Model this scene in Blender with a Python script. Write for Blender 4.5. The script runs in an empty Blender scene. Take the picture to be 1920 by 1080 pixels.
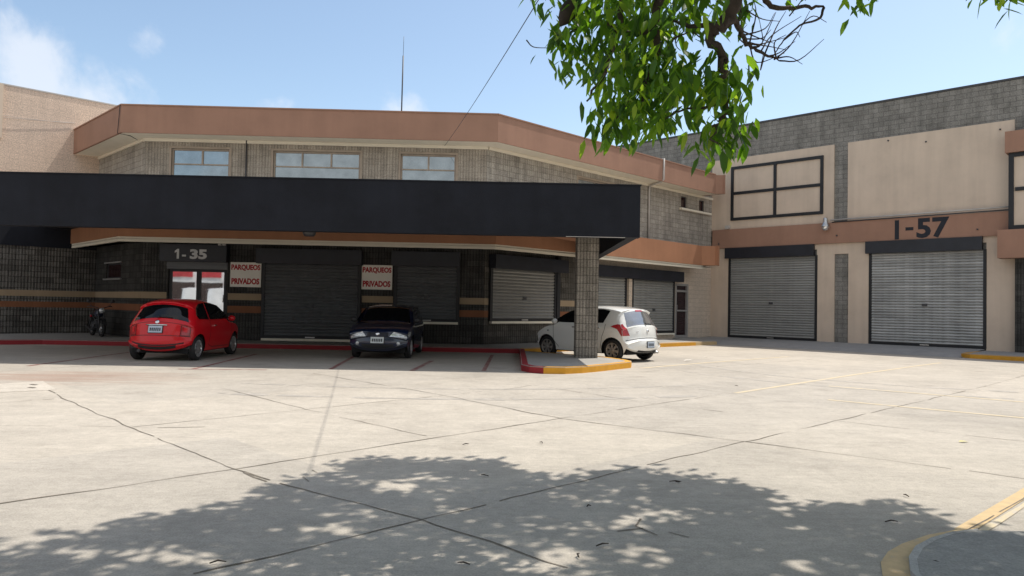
import bpy, bmesh, math, random
from mathutils import Vector, Matrix, geometry, noise
random.seed(7)
R = math.radians
scene = bpy.context.scene
COL = scene.collection

# ------------------------------------------------------------------ camera
F, CX, CY, EYE = 1380.0, 960.0, 540.0, 1.45
PITCH, ROLL = math.atan(35 / F), math.atan(.0191)
fw = Vector((0, math.cos(PITCH), math.sin(PITCH)))
r0 = Vector((1, 0, 0)); u0 = r0.cross(fw)
rt = r0 * math.cos(ROLL) + u0 * math.sin(ROLL)
up = -r0 * math.sin(ROLL) + u0 * math.cos(ROLL)
EYEP = Vector((0, 0, EYE))

def ray(x, y):
    return fw + rt * ((x - CX) / F) - up * ((y - CY) / F)
def at(x, y, Y):                       # point at depth Y in the direction of a photo pixel
    d = ray(x, y); return EYEP + d * (Y / d.y)
def pix(P):
    d = Vector(P) - EYEP; w = d.dot(fw)
    if w <= 0.05: return None
    return CX + F * d.dot(rt) / w, CY - F * d.dot(up) / w

cam = bpy.data.cameras.new('camera'); camo = bpy.data.objects.new('camera', cam); COL.objects.link(camo)
cam.sensor_width = 36; cam.lens = 36 * F / 1920; cam.clip_end = 2000; cam.clip_start = .05
m = Matrix((rt, up, -fw)).transposed().to_4x4(); m.translation = EYEP
camo.matrix_world = m
scene.camera = camo

# ------------------------------------------------------------------ materials
def nodes(name):
    m = bpy.data.materials.new(name); m.use_nodes = True
    nt = m.node_tree; b = nt.nodes['Principled BSDF']
    return m, nt, nt.nodes, nt.links, b

def ramp(nd, lk, src, stops):
    r = nd.new('ShaderNodeValToRGB'); e = r.color_ramp.elements
    while len(e) > 1: e.remove(e[-1])
    for i, (p, c) in enumerate(stops):
        if i == 0: e[0].position = p; e[0].color = (*c, 1)
        else:
            k = e.new(p); k.color = (*c, 1)
    lk.new(src, r.inputs['Fac']); return r

def mulc(c, k): return tuple(min(1, v * k) for v in c)

def mat(name, c, rough=.6, var=.12, scale=3., metal=0., coat=0., bump=.0, bscale=40., spec=.5, coord='Object', detail=6):
    m, nt, nd, lk, b = nodes(name)
    tc = nd.new('ShaderNodeTexCoord')
    n = nd.new('ShaderNodeTexNoise'); n.inputs['Scale'].default_value = scale; n.inputs['Detail'].default_value = detail
    n.inputs['Roughness'].default_value = .62
    lk.new(tc.outputs[coord], n.inputs['Vector'])
    r = ramp(nd, lk, n.outputs['Fac'], [(.3, mulc(c, 1 - var)), (.5, c), (.72, mulc(c, 1 + var))])
    lk.new(r.outputs['Color'], b.inputs['Base Color'])
    b.inputs['Roughness'].default_value = rough; b.inputs['Metallic'].default_value = metal
    b.inputs['Specular IOR Level'].default_value = spec
    b.inputs['Coat Weight'].default_value = coat; b.inputs['Coat Roughness'].default_value = .05
    if bump:
        n2 = nd.new('ShaderNodeTexNoise'); n2.inputs['Scale'].default_value = bscale; n2.inputs['Detail'].default_value = 4
        lk.new(tc.outputs[coord], n2.inputs['Vector'])
        bp = nd.new('ShaderNodeBump'); bp.inputs['Strength'].default_value = bump; bp.inputs['Distance'].default_value = .02
        lk.new(n2.outputs['Fac'], bp.inputs['Height']); lk.new(bp.outputs['Normal'], b.inputs['Normal'])
    return m

def block_mat(name, c, mortar, ribs=0., rib_pitch=.095, var=.3, bw=.4, bh=.2, msize=.012, bump=.6, streak=.25, weather=(.6, 1.25)):
    """Concrete block wall on UVs in metres: courses, vertical flutes, weathering."""
    m, nt, nd, lk, b = nodes(name)
    uv = nd.new('ShaderNodeUVMap')
    br = nd.new('ShaderNodeTexBrick')
    br.inputs['Scale'].default_value = 1; br.inputs['Brick Width'].default_value = bw; br.inputs['Row Height'].default_value = bh
    br.inputs['Mortar Size'].default_value = msize; br.inputs['Mortar Smooth'].default_value = .25; br.inputs['Bias'].default_value = 0
    br.inputs['Color1'].default_value = (*mulc(c, 1 - var), 1); br.inputs['Color2'].default_value = (*mulc(c, 1 + var), 1)
    br.inputs['Mortar'].default_value = (*mortar, 1)
    wob = nd.new('ShaderNodeTexNoise'); wob.inputs['Scale'].default_value = 2.5
    lk.new(uv.outputs[0], wob.inputs['Vector'])
    vm = nd.new('ShaderNodeVectorMath'); vm.operation = 'MULTIPLY_ADD'; vm.inputs[1].default_value = (.012, .012, 0)
    lk.new(wob.outputs['Color'], vm.inputs[0]); lk.new(uv.outputs[0], vm.inputs[2])
    lk.new(vm.outputs[0], br.inputs['Vector'])
    # broad weathering + vertical streaks
    n = nd.new('ShaderNodeTexNoise'); n.inputs['Scale'].default_value = 1.1; n.inputs['Detail'].default_value = 9; n.inputs['Roughness'].default_value = .72
    lk.new(uv.outputs[0], n.inputs['Vector'])
    r1 = ramp(nd, lk, n.outputs['Fac'], [(.28, (weather[0],) * 3), (.5, (1, 1, 1)), (.75, (weather[1],) * 3)])
    mp = nd.new('ShaderNodeMapping'); mp.inputs['Scale'].default_value = (5, .5, 1)
    lk.new(uv.outputs[0], mp.inputs['Vector'])
    n2 = nd.new('ShaderNodeTexNoise'); n2.inputs['Scale'].default_value = 1; n2.inputs['Detail'].default_value = 5
    lk.new(mp.outputs[0], n2.inputs['Vector'])
    r2 = ramp(nd, lk, n2.outputs['Fac'], [(.3, (1 - streak,) * 3), (.7, (1 + streak * .5,) * 3)])
    n3 = nd.new('ShaderNodeTexNoise'); n3.inputs['Scale'].default_value = 26; n3.inputs['Detail'].default_value = 3
    lk.new(uv.outputs[0], n3.inputs['Vector'])
    r3 = ramp(nd, lk, n3.outputs['Fac'], [(.3, (.72,) * 3), (.7, (1.25,) * 3)])
    cur = br.outputs['Color']
    hsum = br.outputs['Fac']
    def mulnode(a, bb):
        mx = nd.new('ShaderNodeMix'); mx.data_type = 'RGBA'; mx.blend_type = 'MULTIPLY'; mx.inputs['Factor'].default_value = 1
        mx.clamp_result = False
        lk.new(a, mx.inputs['A']); lk.new(bb, mx.inputs['B']); return mx.outputs['Result']
    for q in (r1, r2, r3): cur = mulnode(cur, q.outputs['Color'])
    inv = nd.new('ShaderNodeMath'); inv.operation = 'SUBTRACT'; inv.inputs[0].default_value = 1; lk.new(hsum, inv.inputs[1])
    h = inv.outputs[0]
    if ribs:
        w = nd.new('ShaderNodeTexWave'); w.wave_type = 'BANDS'; w.bands_direction = 'X'; w.wave_profile = 'SIN'
        w.inputs['Scale'].default_value = 1 / rib_pitch / (20 / (2 * math.pi)); w.inputs['Distortion'].default_value = .6
        w.inputs['Detail'].default_value = 2; w.inputs['Detail Scale'].default_value = 6
        lk.new(uv.outputs[0], w.inputs['Vector'])
        r4 = ramp(nd, lk, w.outputs['Fac'], [(.0, (1 - ribs,) * 3), (.35, (1 - ribs * .35,) * 3), (.7, (1 + ribs * .25,) * 3)])
        cur = mulnode(cur, r4.outputs['Color'])
        ad = nd.new('ShaderNodeMath'); ad.operation = 'MULTIPLY_ADD'; ad.inputs[1].default_value = .8
        lk.new(w.outputs['Fac'], ad.inputs[0]); lk.new(h, ad.inputs[2]); h = ad.outputs[0]
    ad2 = nd.new('ShaderNodeMath'); ad2.operation = 'MULTIPLY_ADD'; ad2.inputs[1].default_value = .5
    lk.new(n3.outputs['Fac'], ad2.inputs[0]); lk.new(h, ad2.inputs[2])
    bp = nd.new('ShaderNodeBump'); bp.inputs['Strength'].default_value = bump; bp.inputs['Distance'].default_value = .02
    lk.new(ad2.outputs[0], bp.inputs['Height']); lk.new(bp.outputs['Normal'], b.inputs['Normal'])
    lk.new(cur, b.inputs['Base Color']); b.inputs['Roughness'].default_value = .9; b.inputs['Specular IOR Level'].default_value = .25
    return m

def stucco(name, c, var=.1, streak=.12):
    """Painted render: broad tone drift, faint drips, rough bump."""
    m, nt, nd, lk, b = nodes(name)
    uv = nd.new('ShaderNodeUVMap')
    n = nd.new('ShaderNodeTexNoise'); n.inputs['Scale'].default_value = .8; n.inputs['Detail'].default_value = 8; n.inputs['Roughness'].default_value = .65
    lk.new(uv.outputs[0], n.inputs['Vector'])
    r = ramp(nd, lk, n.outputs['Fac'], [(.3, mulc(c, 1 - var)), (.5, c), (.72, mulc(c, 1 + var * .8))])
    mp = nd.new('ShaderNodeMapping'); mp.inputs['Scale'].default_value = (3.3, .22, 1); lk.new(uv.outputs[0], mp.inputs['Vector'])
    n2 = nd.new('ShaderNodeTexNoise'); n2.inputs['Scale'].default_value = 1; n2.inputs['Detail'].default_value = 6; lk.new(mp.outputs[0], n2.inputs['Vector'])
    r2 = ramp(nd, lk, n2.outputs['Fac'], [(.35, (1 - streak,) * 3), (.6, (1, 1, 1))])
    mx = nd.new('ShaderNodeMix'); mx.data_type = 'RGBA'; mx.blend_type = 'MULTIPLY'; mx.inputs['Factor'].default_value = 1
    lk.new(r.outputs['Color'], mx.inputs['A']); lk.new(r2.outputs['Color'], mx.inputs['B'])
    lk.new(mx.outputs['Result'], b.inputs['Base Color'])
    n3 = nd.new('ShaderNodeTexNoise'); n3.inputs['Scale'].default_value = 35; n3.inputs['Detail'].default_value = 4; lk.new(uv.outputs[0], n3.inputs['Vector'])
    bp = nd.new('ShaderNodeBump'); bp.inputs['Strength'].default_value = .25; bp.inputs['Distance'].default_value = .01
    lk.new(n3.outputs['Fac'], bp.inputs['Height']); lk.new(bp.outputs['Normal'], b.inputs['Normal'])
    b.inputs['Roughness'].default_value = .85; b.inputs['Specular IOR Level'].default_value = .3
    return m

def concrete(name, c, stains=True):
    m, nt, nd, lk, b = nodes(name)
    tc = nd.new('ShaderNodeTexCoord'); geo = nd.new('ShaderNodeNewGeometry')
    P = geo.outputs['Position']
    def noise_(scale, det=6, rough=.6, dist=0., mapscale=None, rot=0):
        n = nd.new('ShaderNodeTexNoise'); n.inputs['Scale'].default_value = scale; n.inputs['Detail'].default_value = det
        n.inputs['Roughness'].default_value = rough; n.inputs['Distortion'].default_value = dist
        if mapscale:
            mp = nd.new('ShaderNodeMapping'); mp.inputs['Scale'].default_value = mapscale; mp.inputs['Rotation'].default_value = (0, 0, rot)
            lk.new(P, mp.inputs['Vector']); lk.new(mp.outputs[0], n.inputs['Vector'])
        else: lk.new(P, n.inputs['Vector'])
        return n.outputs['Fac']
    def mul(a, bb):
        mx = nd.new('ShaderNodeMix'); mx.data_type = 'RGBA'; mx.blend_type = 'MULTIPLY'; mx.inputs['Factor'].default_value = 1
        mx.clamp_result = False
        lk.new(a, mx.inputs['A']); lk.new(bb, mx.inputs['B']); return mx.outputs['Result']
    base = ramp(nd, lk, noise_(.35, 8, .65, .4), [(.3, mulc(c, .86)), (.5, c), (.7, mulc(c, 1.08))]).outputs['Color']
    for f, lo, hi in ((noise_(2.2, 8, .7), .87, 1.08), (noise_(14, 6, .7), .88, 1.1), (noise_(75, 4, .75), .74, 1.22), (noise_(5.5, 9, .75, .8, (1, 4.5, 1), R(20)), .90, 1.07),
                      (noise_(1.0, 6, .65, .3, (.6, 6, 1), R(-45)), .93, 1.04)):
        base = mul(base, ramp(nd, lk, f, [(.3, (lo,) * 3), (.7, (hi,) * 3)]).outputs['Color'])
    if stains:
        # individual pours of slightly different tone, laid out with the joints (rotated 45 degrees)
        mp = nd.new('ShaderNodeMapping'); mp.inputs['Rotation'].default_value = (0, 0, R(45)); mp.inputs['Location'].default_value = (.9, .55, 0)
        lk.new(P, mp.inputs['Vector'])
        br = nd.new('ShaderNodeTexBrick'); br.offset = 0; br.inputs['Scale'].default_value = 1
        br.inputs['Brick Width'].default_value = 3.4; br.inputs['Row Height'].default_value = 4.0; br.inputs['Mortar Size'].default_value = 0
        br.inputs['Color1'].default_value = (.93, .93, .93, 1); br.inputs['Color2'].default_value = (1.05, 1.04, 1.02, 1)
        lk.new(mp.outputs[0], br.inputs['Vector']); base = mul(base, br.outputs['Color'])
        # dark spots and oil
        vo = ramp(nd, lk, noise_(.9, 4, .5, .2), [(.62, (1, 1, 1)), (.76, (.76, .75, .74))]).outputs['Color']
        base = mul(base, vo)
        # reddish clay dust washed over the yard near the canopy
        sub = nd.new('ShaderNodeVectorMath'); sub.operation = 'SUBTRACT'; sub.inputs[1].default_value = (-8.2, 13.6, 0); lk.new(P, sub.inputs[0])
        sc = nd.new('ShaderNodeVectorMath'); sc.operation = 'MULTIPLY'; sc.inputs[1].default_value = (.22, .42, 0); lk.new(sub.outputs[0], sc.inputs[0])
        ln = nd.new('ShaderNodeVectorMath'); ln.operation = 'LENGTH'; lk.new(sc.outputs[0], ln.inputs[0])
        a = nd.new('ShaderNodeMath'); a.operation = 'SUBTRACT'; a.inputs[0].default_value = 1.05; lk.new(ln.outputs['Value'], a.inputs[1])
        n5 = noise_(1.0, 6, .6, .6, (.45, 3.2, 1), R(-12))
        a2 = nd.new('ShaderNodeMath'); a2.operation = 'MULTIPLY'; lk.new(a.outputs[0], a2.inputs[0]); lk.new(n5, a2.inputs[1])
        mr = nd.new('ShaderNodeMapRange'); mr.inputs['From Min'].default_value = .22; mr.inputs['From Max'].default_value = .5; mr.inputs['To Max'].default_value = .62
        lk.new(a2.outputs[0], mr.inputs['Value'])
        mx = nd.new('ShaderNodeMix'); mx.data_type = 'RGBA'; lk.new(mr.outputs[0], mx.inputs['Factor']); lk.new(base, mx.inputs['A'])
        mx.inputs['B'].default_value = (.30, .19, .14, 1); base = mx.outputs['Result']
    lk.new(base, b.inputs['Base Color']); b.inputs['Roughness'].default_value = .85; b.inputs['Specular IOR Level'].default_value = .3
    bp = nd.new('ShaderNodeBump'); bp.inputs['Strength'].default_value = .35; bp.inputs['Distance'].default_value = .008
    lk.new(noise_(60, 5, .65), bp.inputs['Height']); lk.new(bp.outputs['Normal'], b.inputs['Normal'])
    return m

def worn_paint(name, c, under, amount=.5, scale=5):
    m, nt, nd, lk, b = nodes(name)
    geo = nd.new('ShaderNodeNewGeometry')
    n = nd.new('ShaderNodeTexNoise'); n.inputs['Scale'].default_value = scale; n.inputs['Detail'].default_value = 9; n.inputs['Roughness'].default_value = .75
    lk.new(geo.outputs['Position'], n.inputs['Vector'])
    r = ramp(nd, lk, n.outputs['Fac'], [(amount - .07, under), (amount + .04, mulc(c, .9)), (amount + .3, mulc(c, 1.08))])
    lk.new(r.outputs['Color'], b.inputs['Base Color']); b.inputs['Roughness'].default_value = .75
    return m

def slat_mat(name, c, var):
    """Galvanised slats: tone changes from slat to slat, faint horizontal smears, a few dark scuffs."""
    m, nt, nd, lk, b = nodes(name)
    uv = nd.new('ShaderNodeUVMap')
    cur = None
    for sc, lo, hi in (((.25, 9.5, 1), 1 - var, 1 + var), ((1.2, 5, 1), 1 - var * .8, 1 + var * .6), ((.5, .5, 1), 1 - var * .7, 1 + var * .5)):
        mp = nd.new('ShaderNodeMapping'); mp.inputs['Scale'].default_value = sc; lk.new(uv.outputs[0], mp.inputs['Vector'])
        n = nd.new('ShaderNodeTexNoise'); n.inputs['Scale'].default_value = 1; n.inputs['Detail'].default_value = 5; lk.new(mp.outputs[0], n.inputs['Vector'])
        r = ramp(nd, lk, n.outputs['Fac'], [(.3, mulc(c, lo) if cur is None else (lo,) * 3), (.7, mulc(c, hi) if cur is None else (hi,) * 3)])
        if cur is None: cur = r.outputs['Color']
        else:
            mx = nd.new('ShaderNodeMix'); mx.data_type = 'RGBA'; mx.blend_type = 'MULTIPLY'; mx.inputs['Factor'].default_value = 1; mx.clamp_result = False
            lk.new(cur, mx.inputs['A']); lk.new(r.outputs['Color'], mx.inputs['B']); cur = mx.outputs['Result']
    lk.new(cur, b.inputs['Base Color']); b.inputs['Roughness'].default_value = .5; b.inputs['Metallic'].default_value = .15; b.inputs['Specular IOR Level'].default_value = .4
    return m

def glass_mat(name, tint, metal=.0, rough=.03, spec=.5):
    m, nt, nd, lk, b = nodes(name)
    tc = nd.new('ShaderNodeTexCoord'); n = nd.new('ShaderNodeTexNoise'); n.inputs['Scale'].default_value = .9
    lk.new(tc.outputs['Object'], n.inputs['Vector'])
    bp = nd.new('ShaderNodeBump'); bp.inputs['Strength'].default_value = .04; bp.inputs['Distance'].default_value = .02
    lk.new(n.outputs['Fac'], bp.inputs['Height']); lk.new(bp.outputs['Normal'], b.inputs['Normal'])
    n2 = nd.new('ShaderNodeTexNoise'); n2.inputs['Scale'].default_value = 3; n2.inputs['Detail'].default_value = 6
    lk.new(tc.outputs['Object'], n2.inputs['Vector'])
    r = ramp(nd, lk, n2.outputs['Fac'], [(.3, mulc(tint, .85)), (.7, mulc(tint, 1.1))]); lk.new(r.outputs['Color'], b.inputs['Base Color'])
    b.inputs['Metallic'].default_value = metal; b.inputs['Roughness'].default_value = rough; b.inputs['Specular IOR Level'].default_value = spec
    return m

M = dict(
    ground=concrete('yard_concrete', (.462, .42, .362)),
    pave=concrete('pavement_concrete', (.36, .345, .32), False),
    tyremark=worn_paint('rubber_smear', (.385, .352, .308), (.462, .42, .362), .47, 3.5),
    patchconc=concrete('patch_concrete', (.54, .49, .42), False),
    paleconc=concrete('pale_lip_concrete', (.42, .42, .41), False), darkpave=concrete('dark_paving_concrete', (.33, .325, .305), False),
    apron=concrete('apron_concrete', (.36, .35, .335), False),
    joint=mat('joint_dirt', (.17, .145, .115), .95, .4, 8),
    blockrib=block_mat('ribbed_block', (.39, .345, .29), (.30, .265, .22), ribs=.21, rib_pitch=.10, var=.08, msize=.007, bump=.45, weather=(.72, 1.2)),
    blockcol=block_mat('ribbed_column_block', (.275, .25, .217), (.155, .14, .12), ribs=.36, rib_pitch=.083, var=.12, bh=.21, bw=.575, msize=.012, bump=.5),
    block=block_mat('split_block', (.42, .385, .335), (.27, .245, .21), ribs=.12, rib_pitch=.11, var=.10, msize=.010, weather=(.7, 1.22)),
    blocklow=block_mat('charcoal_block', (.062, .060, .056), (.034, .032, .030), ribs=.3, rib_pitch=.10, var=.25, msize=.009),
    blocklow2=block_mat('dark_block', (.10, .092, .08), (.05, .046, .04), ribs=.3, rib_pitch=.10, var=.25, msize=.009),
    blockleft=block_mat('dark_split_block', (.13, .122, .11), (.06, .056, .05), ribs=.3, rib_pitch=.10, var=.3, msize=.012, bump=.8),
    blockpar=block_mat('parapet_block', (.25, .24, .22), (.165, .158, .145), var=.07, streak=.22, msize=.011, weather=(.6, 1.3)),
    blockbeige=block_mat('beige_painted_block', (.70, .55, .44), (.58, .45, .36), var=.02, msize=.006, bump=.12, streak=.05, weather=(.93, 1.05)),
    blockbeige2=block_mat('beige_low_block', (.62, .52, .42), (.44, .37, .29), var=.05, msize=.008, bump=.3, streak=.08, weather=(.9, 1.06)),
    beige=stucco('beige_render', (.66, .54, .43), .09, .08),
    brown=stucco('brown_fascia_paint', (.365, .21, .148), .10, .06),
    brownlow=stucco('orange_brown_fascia_paint', (.40, .195, .11), .10, .06),
    cream=stucco('cream_soffit_paint', (.85, .79, .66), .05, .03),
    navy=stucco('navy_canopy_paint', (.0125, .0145, .0215), .3, .12),
    black=mat('black_paint', (.012, .013, .016), .55, .3, 2),
    blackbox=mat('shutter_box_paint', (.014, .016, .024), .45, .3, 2),
    dark=mat('dark_void', (.008, .008, .009), .9, .1),
    shutter=slat_mat('galvanised_slat', (.32, .32, .305), .16),
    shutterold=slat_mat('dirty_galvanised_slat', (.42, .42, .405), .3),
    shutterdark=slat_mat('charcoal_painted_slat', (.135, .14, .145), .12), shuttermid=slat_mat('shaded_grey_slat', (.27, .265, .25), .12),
    frame=mat('bronze_frame', (.38, .31, .245), .5, .15),
    greyframe=mat('grey_frame', (.30, .29, .28), .5, .15),
    pane=glass_mat('sky_film_glass', (.35, .395, .415), metal=.85, rough=.05),
    doorglass=glass_mat('mirror_door_glass', (.72, .73, .74), metal=.9, rough=.02),
    darkglass=glass_mat('maroon_door_glass', (.03, .012, .014), 0, .08, .6),
    tint=glass_mat('tinted_car_glass', (.006, .007, .008), 0, .03, .5),
    rearglass=glass_mat('pale_car_glass', (.35, .36, .37), .75, .06, .6),
    sign=mat('sign_board', (.86, .82, .74), .6, .05),
    redink=mat('red_lettering', (.42, .015, .02), .6, .1),
    greyink=mat('grey_lettering', (.66, .66, .66), .6, .1),
    navyink=mat('navy_lettering', (.012, .014, .022), .7, .2),
    stripeb=stucco('beige_stripe_paint', (.36, .27, .175), .1, .1),
    stripeo=stucco('brown_stripe_paint', (.24, .10, .05), .12, .1),
    kerbred=worn_paint('red_kerb_paint', (.27, .016, .022), (.30, .22, .20), .28, 4),
    kerbyel=worn_paint('yellow_kerb_paint', (.62, .30, .022), (.45, .36, .22), .3, 4),
    lineyel=worn_paint('faded_yellow_line', (.60, .50, .33), (.50, .44, .36), .47, 6),
    linered=worn_paint('faded_red_line', (.24, .09, .08), (.40, .34, .29), .46, 7),
    lineocre=worn_paint('ochre_line', (.58, .42, .22), (.42, .35, .25), .40, 9),
    pipe=mat('grey_pvc', (.50, .47, .44), .5, .1), metal=mat('steel', (.55, .55, .55), .3, .1, 4, metal=.9),
    darkmetal=mat('dark_steel', (.05, .05, .055), .5, .2), cable=mat('cable_rubber', (.03, .03, .033), .7, .1),
    chrome=mat('chrome', (.8, .8, .8), .12, .05, 2, metal=1.), rubber=mat('tyre_rubber', (.018, .018, .019), .8, .2, 20),
    alloy=mat('alloy_rim', (.55, .55, .56), .32, .1, 6, metal=.75), alloyd=mat('worn_alloy_rim', (.40, .37, .34), .4, .15, 6, metal=.7),
    redcar=mat('red_car_paint', (.60, .006, .014), .35, .03, 2, coat=.5, spec=.3), navycar=mat('navy_car_paint', (.007, .014, .045), .3, .08, 2, coat=1.),
    whitecar=mat('white_car_paint', (.80, .81, .79), .3, .03, 2, coat=1.), plastic=mat('black_plastic', (.02, .02, .022), .55, .1),
    taillight=mat('red_lamp_lens', (.40, .012, .02), .2, .35, 14, coat=.6), headlight=mat('clear_lamp_lens', (.62, .64, .66), .12, .35, 16, metal=.4, coat=1.),
    darkred=mat('dark_red_lamp_rim', (.12, .008, .012), .3, .1),
    clearlens=mat('pink_lamp_lens', (.7, .5, .5), .15, .2, 14, coat=1.), plate=mat('number_plate', (.45, .52, .62), .5, .15, 18), platew=mat('pale_number_plate', (.62, .66, .66), .5, .15, 18),
    bark=mat('bark', (.065, .048, .036), .95, .35, 9, bump=.6, bscale=30), twig=mat('twig_bark', (.045, .035, .028), .9, .3, 9),
    white=mat('white_wall', (.7, .69, .66), .8, .06), redwall=mat('red_wall', (.42, .03, .035), .7, .1),
    white2=mat('mirrored_lamp_glass', (.75, .77, .8), .1, .1, 2, metal=.8), litter=mat('yellow_leaf', (.55, .5, .12), .7, .1),
)

def leaf_mat():
    m, nt, nd, lk, b = nodes('leaf')
    g = nd.new('ShaderNodeNewGeometry')
    r = ramp(nd, lk, g.outputs['Random Per Island'], [(0, (.022, .055, .010)), (.45, (.045, .105, .014)), (.8, (.085, .165, .020)), (1, (.14, .21, .030))])
    lk.new(r.outputs['Color'], b.inputs['Base Color']); b.inputs['Roughness'].default_value = .42; b.inputs['Specular IOR Level'].default_value = .45
    t = nd.new('ShaderNodeBsdfTranslucent'); hs = nd.new('ShaderNodeHueSaturation'); hs.inputs['Value'].default_value = 3.9; hs.inputs['Saturation'].default_value = 1.1; hs.inputs['Hue'].default_value = .485
    lk.new(r.outputs['Color'], hs.inputs['Color']); lk.new(hs.outputs['Color'], t.inputs['Color'])
    mx = nd.new('ShaderNodeMixShader'); mx.inputs['Fac'].default_value = .5
    lk.new(b.outputs[0], mx.inputs[1]); lk.new(t.outputs[0], mx.inputs[2])
    lk.new(mx.outputs[0], nt.nodes['Material Output'].inputs['Surface'])
    return m
M['leaf'] = leaf_mat()

# ------------------------------------------------------------------ objects
def tag(o, label=None, cat=None, group=None, kind=None):
    if label: o['label'] = label
    if cat: o['category'] = cat
    if group: o['group'] = group
    if kind: o['kind'] = kind
    return o

def empty(name, loc=(0, 0, 0), rz=0, label=None, cat=None, group=None):
    o = bpy.data.objects.new(name, None); COL.objects.link(o); o.location = loc; o.rotation_euler = (0, 0, rz)
    o.empty_display_size = .3
    return tag(o, label, cat, group)

class Frame:
    """Wall frame: s along the wall, o outward, z up."""
    def __init__(self, P0, d):
        self.P0 = Vector((P0[0], P0[1], 0)); self.d = Vector((d[0], d[1], 0)).normalized()
        self.n = Vector((self.d.y, -self.d.x, 0))
    def p(self, s, o, z): return self.P0 + self.d * s + self.n * o + Vector((0, 0, z))

class MB:
    def __init__(self):
        self.bm = bmesh.new(); self.uv = self.bm.loops.layers.uv.new('UVMap')
    def face(self, pts, uvs=None, smooth=False):
        vs = [self.bm.verts.new(p) for p in pts]
        f = self.bm.faces.new(vs); f.smooth = smooth
        if uvs is None:
            n = (Vector(pts[1]) - Vector(pts[0])).cross(Vector(pts[2]) - Vector(pts[1]))
            if abs(n.z) > max(abs(n.x), abs(n.y)): uvs = [(p[0], p[1]) for p in pts]
            else:
                t = Vector((n.y, -n.x, 0)); t = t.normalized() if t.length > 1e-9 else Vector((1, 0, 0))
                uvs = [(-t.dot(Vector(p)), p[2]) for p in pts]
        for l, u in zip(f.loops, uvs): l[self.uv].uv = u
        return f
    def box(self, fr, s0, s1, o0, o1, z0, z1):
        c = lambda s, o, z: fr.p(s, o, z)
        q = self.face
        q([c(s0, o1, z0), c(s1, o1, z0), c(s1, o1, z1), c(s0, o1, z1)], [(s0, z0), (s1, z0), (s1, z1), (s0, z1)])
        q([c(s1, o0, z0), c(s0, o0, z0), c(s0, o0, z1), c(s1, o0, z1)], [(s1, z0), (s0, z0), (s0, z1), (s1, z1)])
        q([c(s0, o0, z0), c(s0, o1, z0), c(s0, o1, z1), c(s0, o0, z1)], [(o0, z0), (o1, z0), (o1, z1), (o0, z1)])
        q([c(s1, o1, z0), c(s1, o0, z0), c(s1, o0, z1), c(s1, o1, z1)], [(o1, z0), (o0, z0), (o0, z1), (o1, z1)])
        q([c(s0, o1, z1), c(s1, o1, z1), c(s1, o0, z1), c(s0, o0, z1)], [(s0, o1), (s1, o1), (s1, o0), (s0, o0)])
        q([c(s0, o0, z0), c(s1, o0, z0), c(s1, o1, z0), c(s0, o1, z0)], [(s0, o0), (s1, o0), (s1, o1), (s0, o1)])
        return self
    def xbox(self, x0, x1, y0, y1, z0, z1):
        return self.box(WORLD, x0, x1, -y1, -y0, z0, z1)
    def prism(self, pts, z0, z1, cap=True, bottom=True):
        """pts: ccw (x,y) outline; z1 may be a list."""
        n = len(pts); zt = z1 if isinstance(z1, (list, tuple)) else [z1] * n
        if cap: self.face([(*pts[i], zt[i]) for i in range(n)])
        if bottom: self.face([(*pts[i], z0) for i in reversed(range(n))])
        for i in range(n):
            j = (i + 1) % n
            self.face([(*pts[i], z0), (*pts[j], z0), (*pts[j], zt[j]), (*pts[i], zt[i])])
        return self
    def wall(self, fr, s0, s1, z0, z1, holes=(), o=0., depth=.14):
        S = sorted({s0, s1, *[h[0] for h in holes], *[h[1] for h in holes]}); Z = sorted({z0, z1, *[h[2] for h in holes], *[h[3] for h in holes]})
        for a, b in zip(S, S[1:]):
            for c, d in zip(Z, Z[1:]):
                ms, mz = (a + b) / 2, (c + d) / 2
                if any(h[0] < ms < h[1] and h[2] < mz < h[3] for h in holes): continue
                self.face([fr.p(a, o, c), fr.p(b, o, c), fr.p(b, o, d), fr.p(a, o, d)], [(a, c), (b, c), (b, d), (a, d)])
        for a, b, c, d in holes:
            i = o - depth
            self.face([fr.p(a, o, c), fr.p(a, o, d), fr.p(a, i, d), fr.p(a, i, c)], [(a, c), (a, d), (a + depth, d), (a + depth, c)])
            self.face([fr.p(b, i, c), fr.p(b, i, d), fr.p(b, o, d), fr.p(b, o, c)], [(b, c), (b, d), (b + depth, d), (b + depth, c)])
            self.face([fr.p(a, o, d), fr.p(b, o, d), fr.p(b, i, d), fr.p(a, i, d)], [(a, d), (b, d), (b, d + depth), (a, d + depth)])
            self.face([fr.p(a, i, c), fr.p(b, i, c), fr.p(b, o, c), fr.p(a, o, c)], [(a, c), (b, c), (b, c + depth), (a, c + depth)])
        return self
    def tube(self, pts, r, seg=8, caps=True):
        pts = [Vector(p) for p in pts]; rs = r if isinstance(r, (list, tuple)) else [r] * len(pts)
        rings = []; ref = None
        for i, p in enumerate(pts):
            t = (pts[min(i + 1, len(pts) - 1)] - pts[max(i - 1, 0)]).normalized()
            if ref is None:
                ref = t.orthogonal().normalized()
            else:
                ref = (ref - t * ref.dot(t)); ref = ref.normalized() if ref.length > 1e-6 else t.orthogonal().normalized()
            b = t.cross(ref)
            rings.append([self.bm.verts.new(p + (ref * math.cos(k * 2 * math.pi / seg) + b * math.sin(k * 2 * math.pi / seg)) * rs[i]) for k in range(seg)])
        for A, B_ in zip(rings, rings[1:]):
            for k in range(seg):
                f = self.bm.faces.new((A[k], A[(k + 1) % seg], B_[(k + 1) % seg], B_[k])); f.smooth = True
        if caps:
            self.bm.faces.new(list(reversed(rings[0]))); self.bm.faces.new(rings[-1])
        return self
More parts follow.
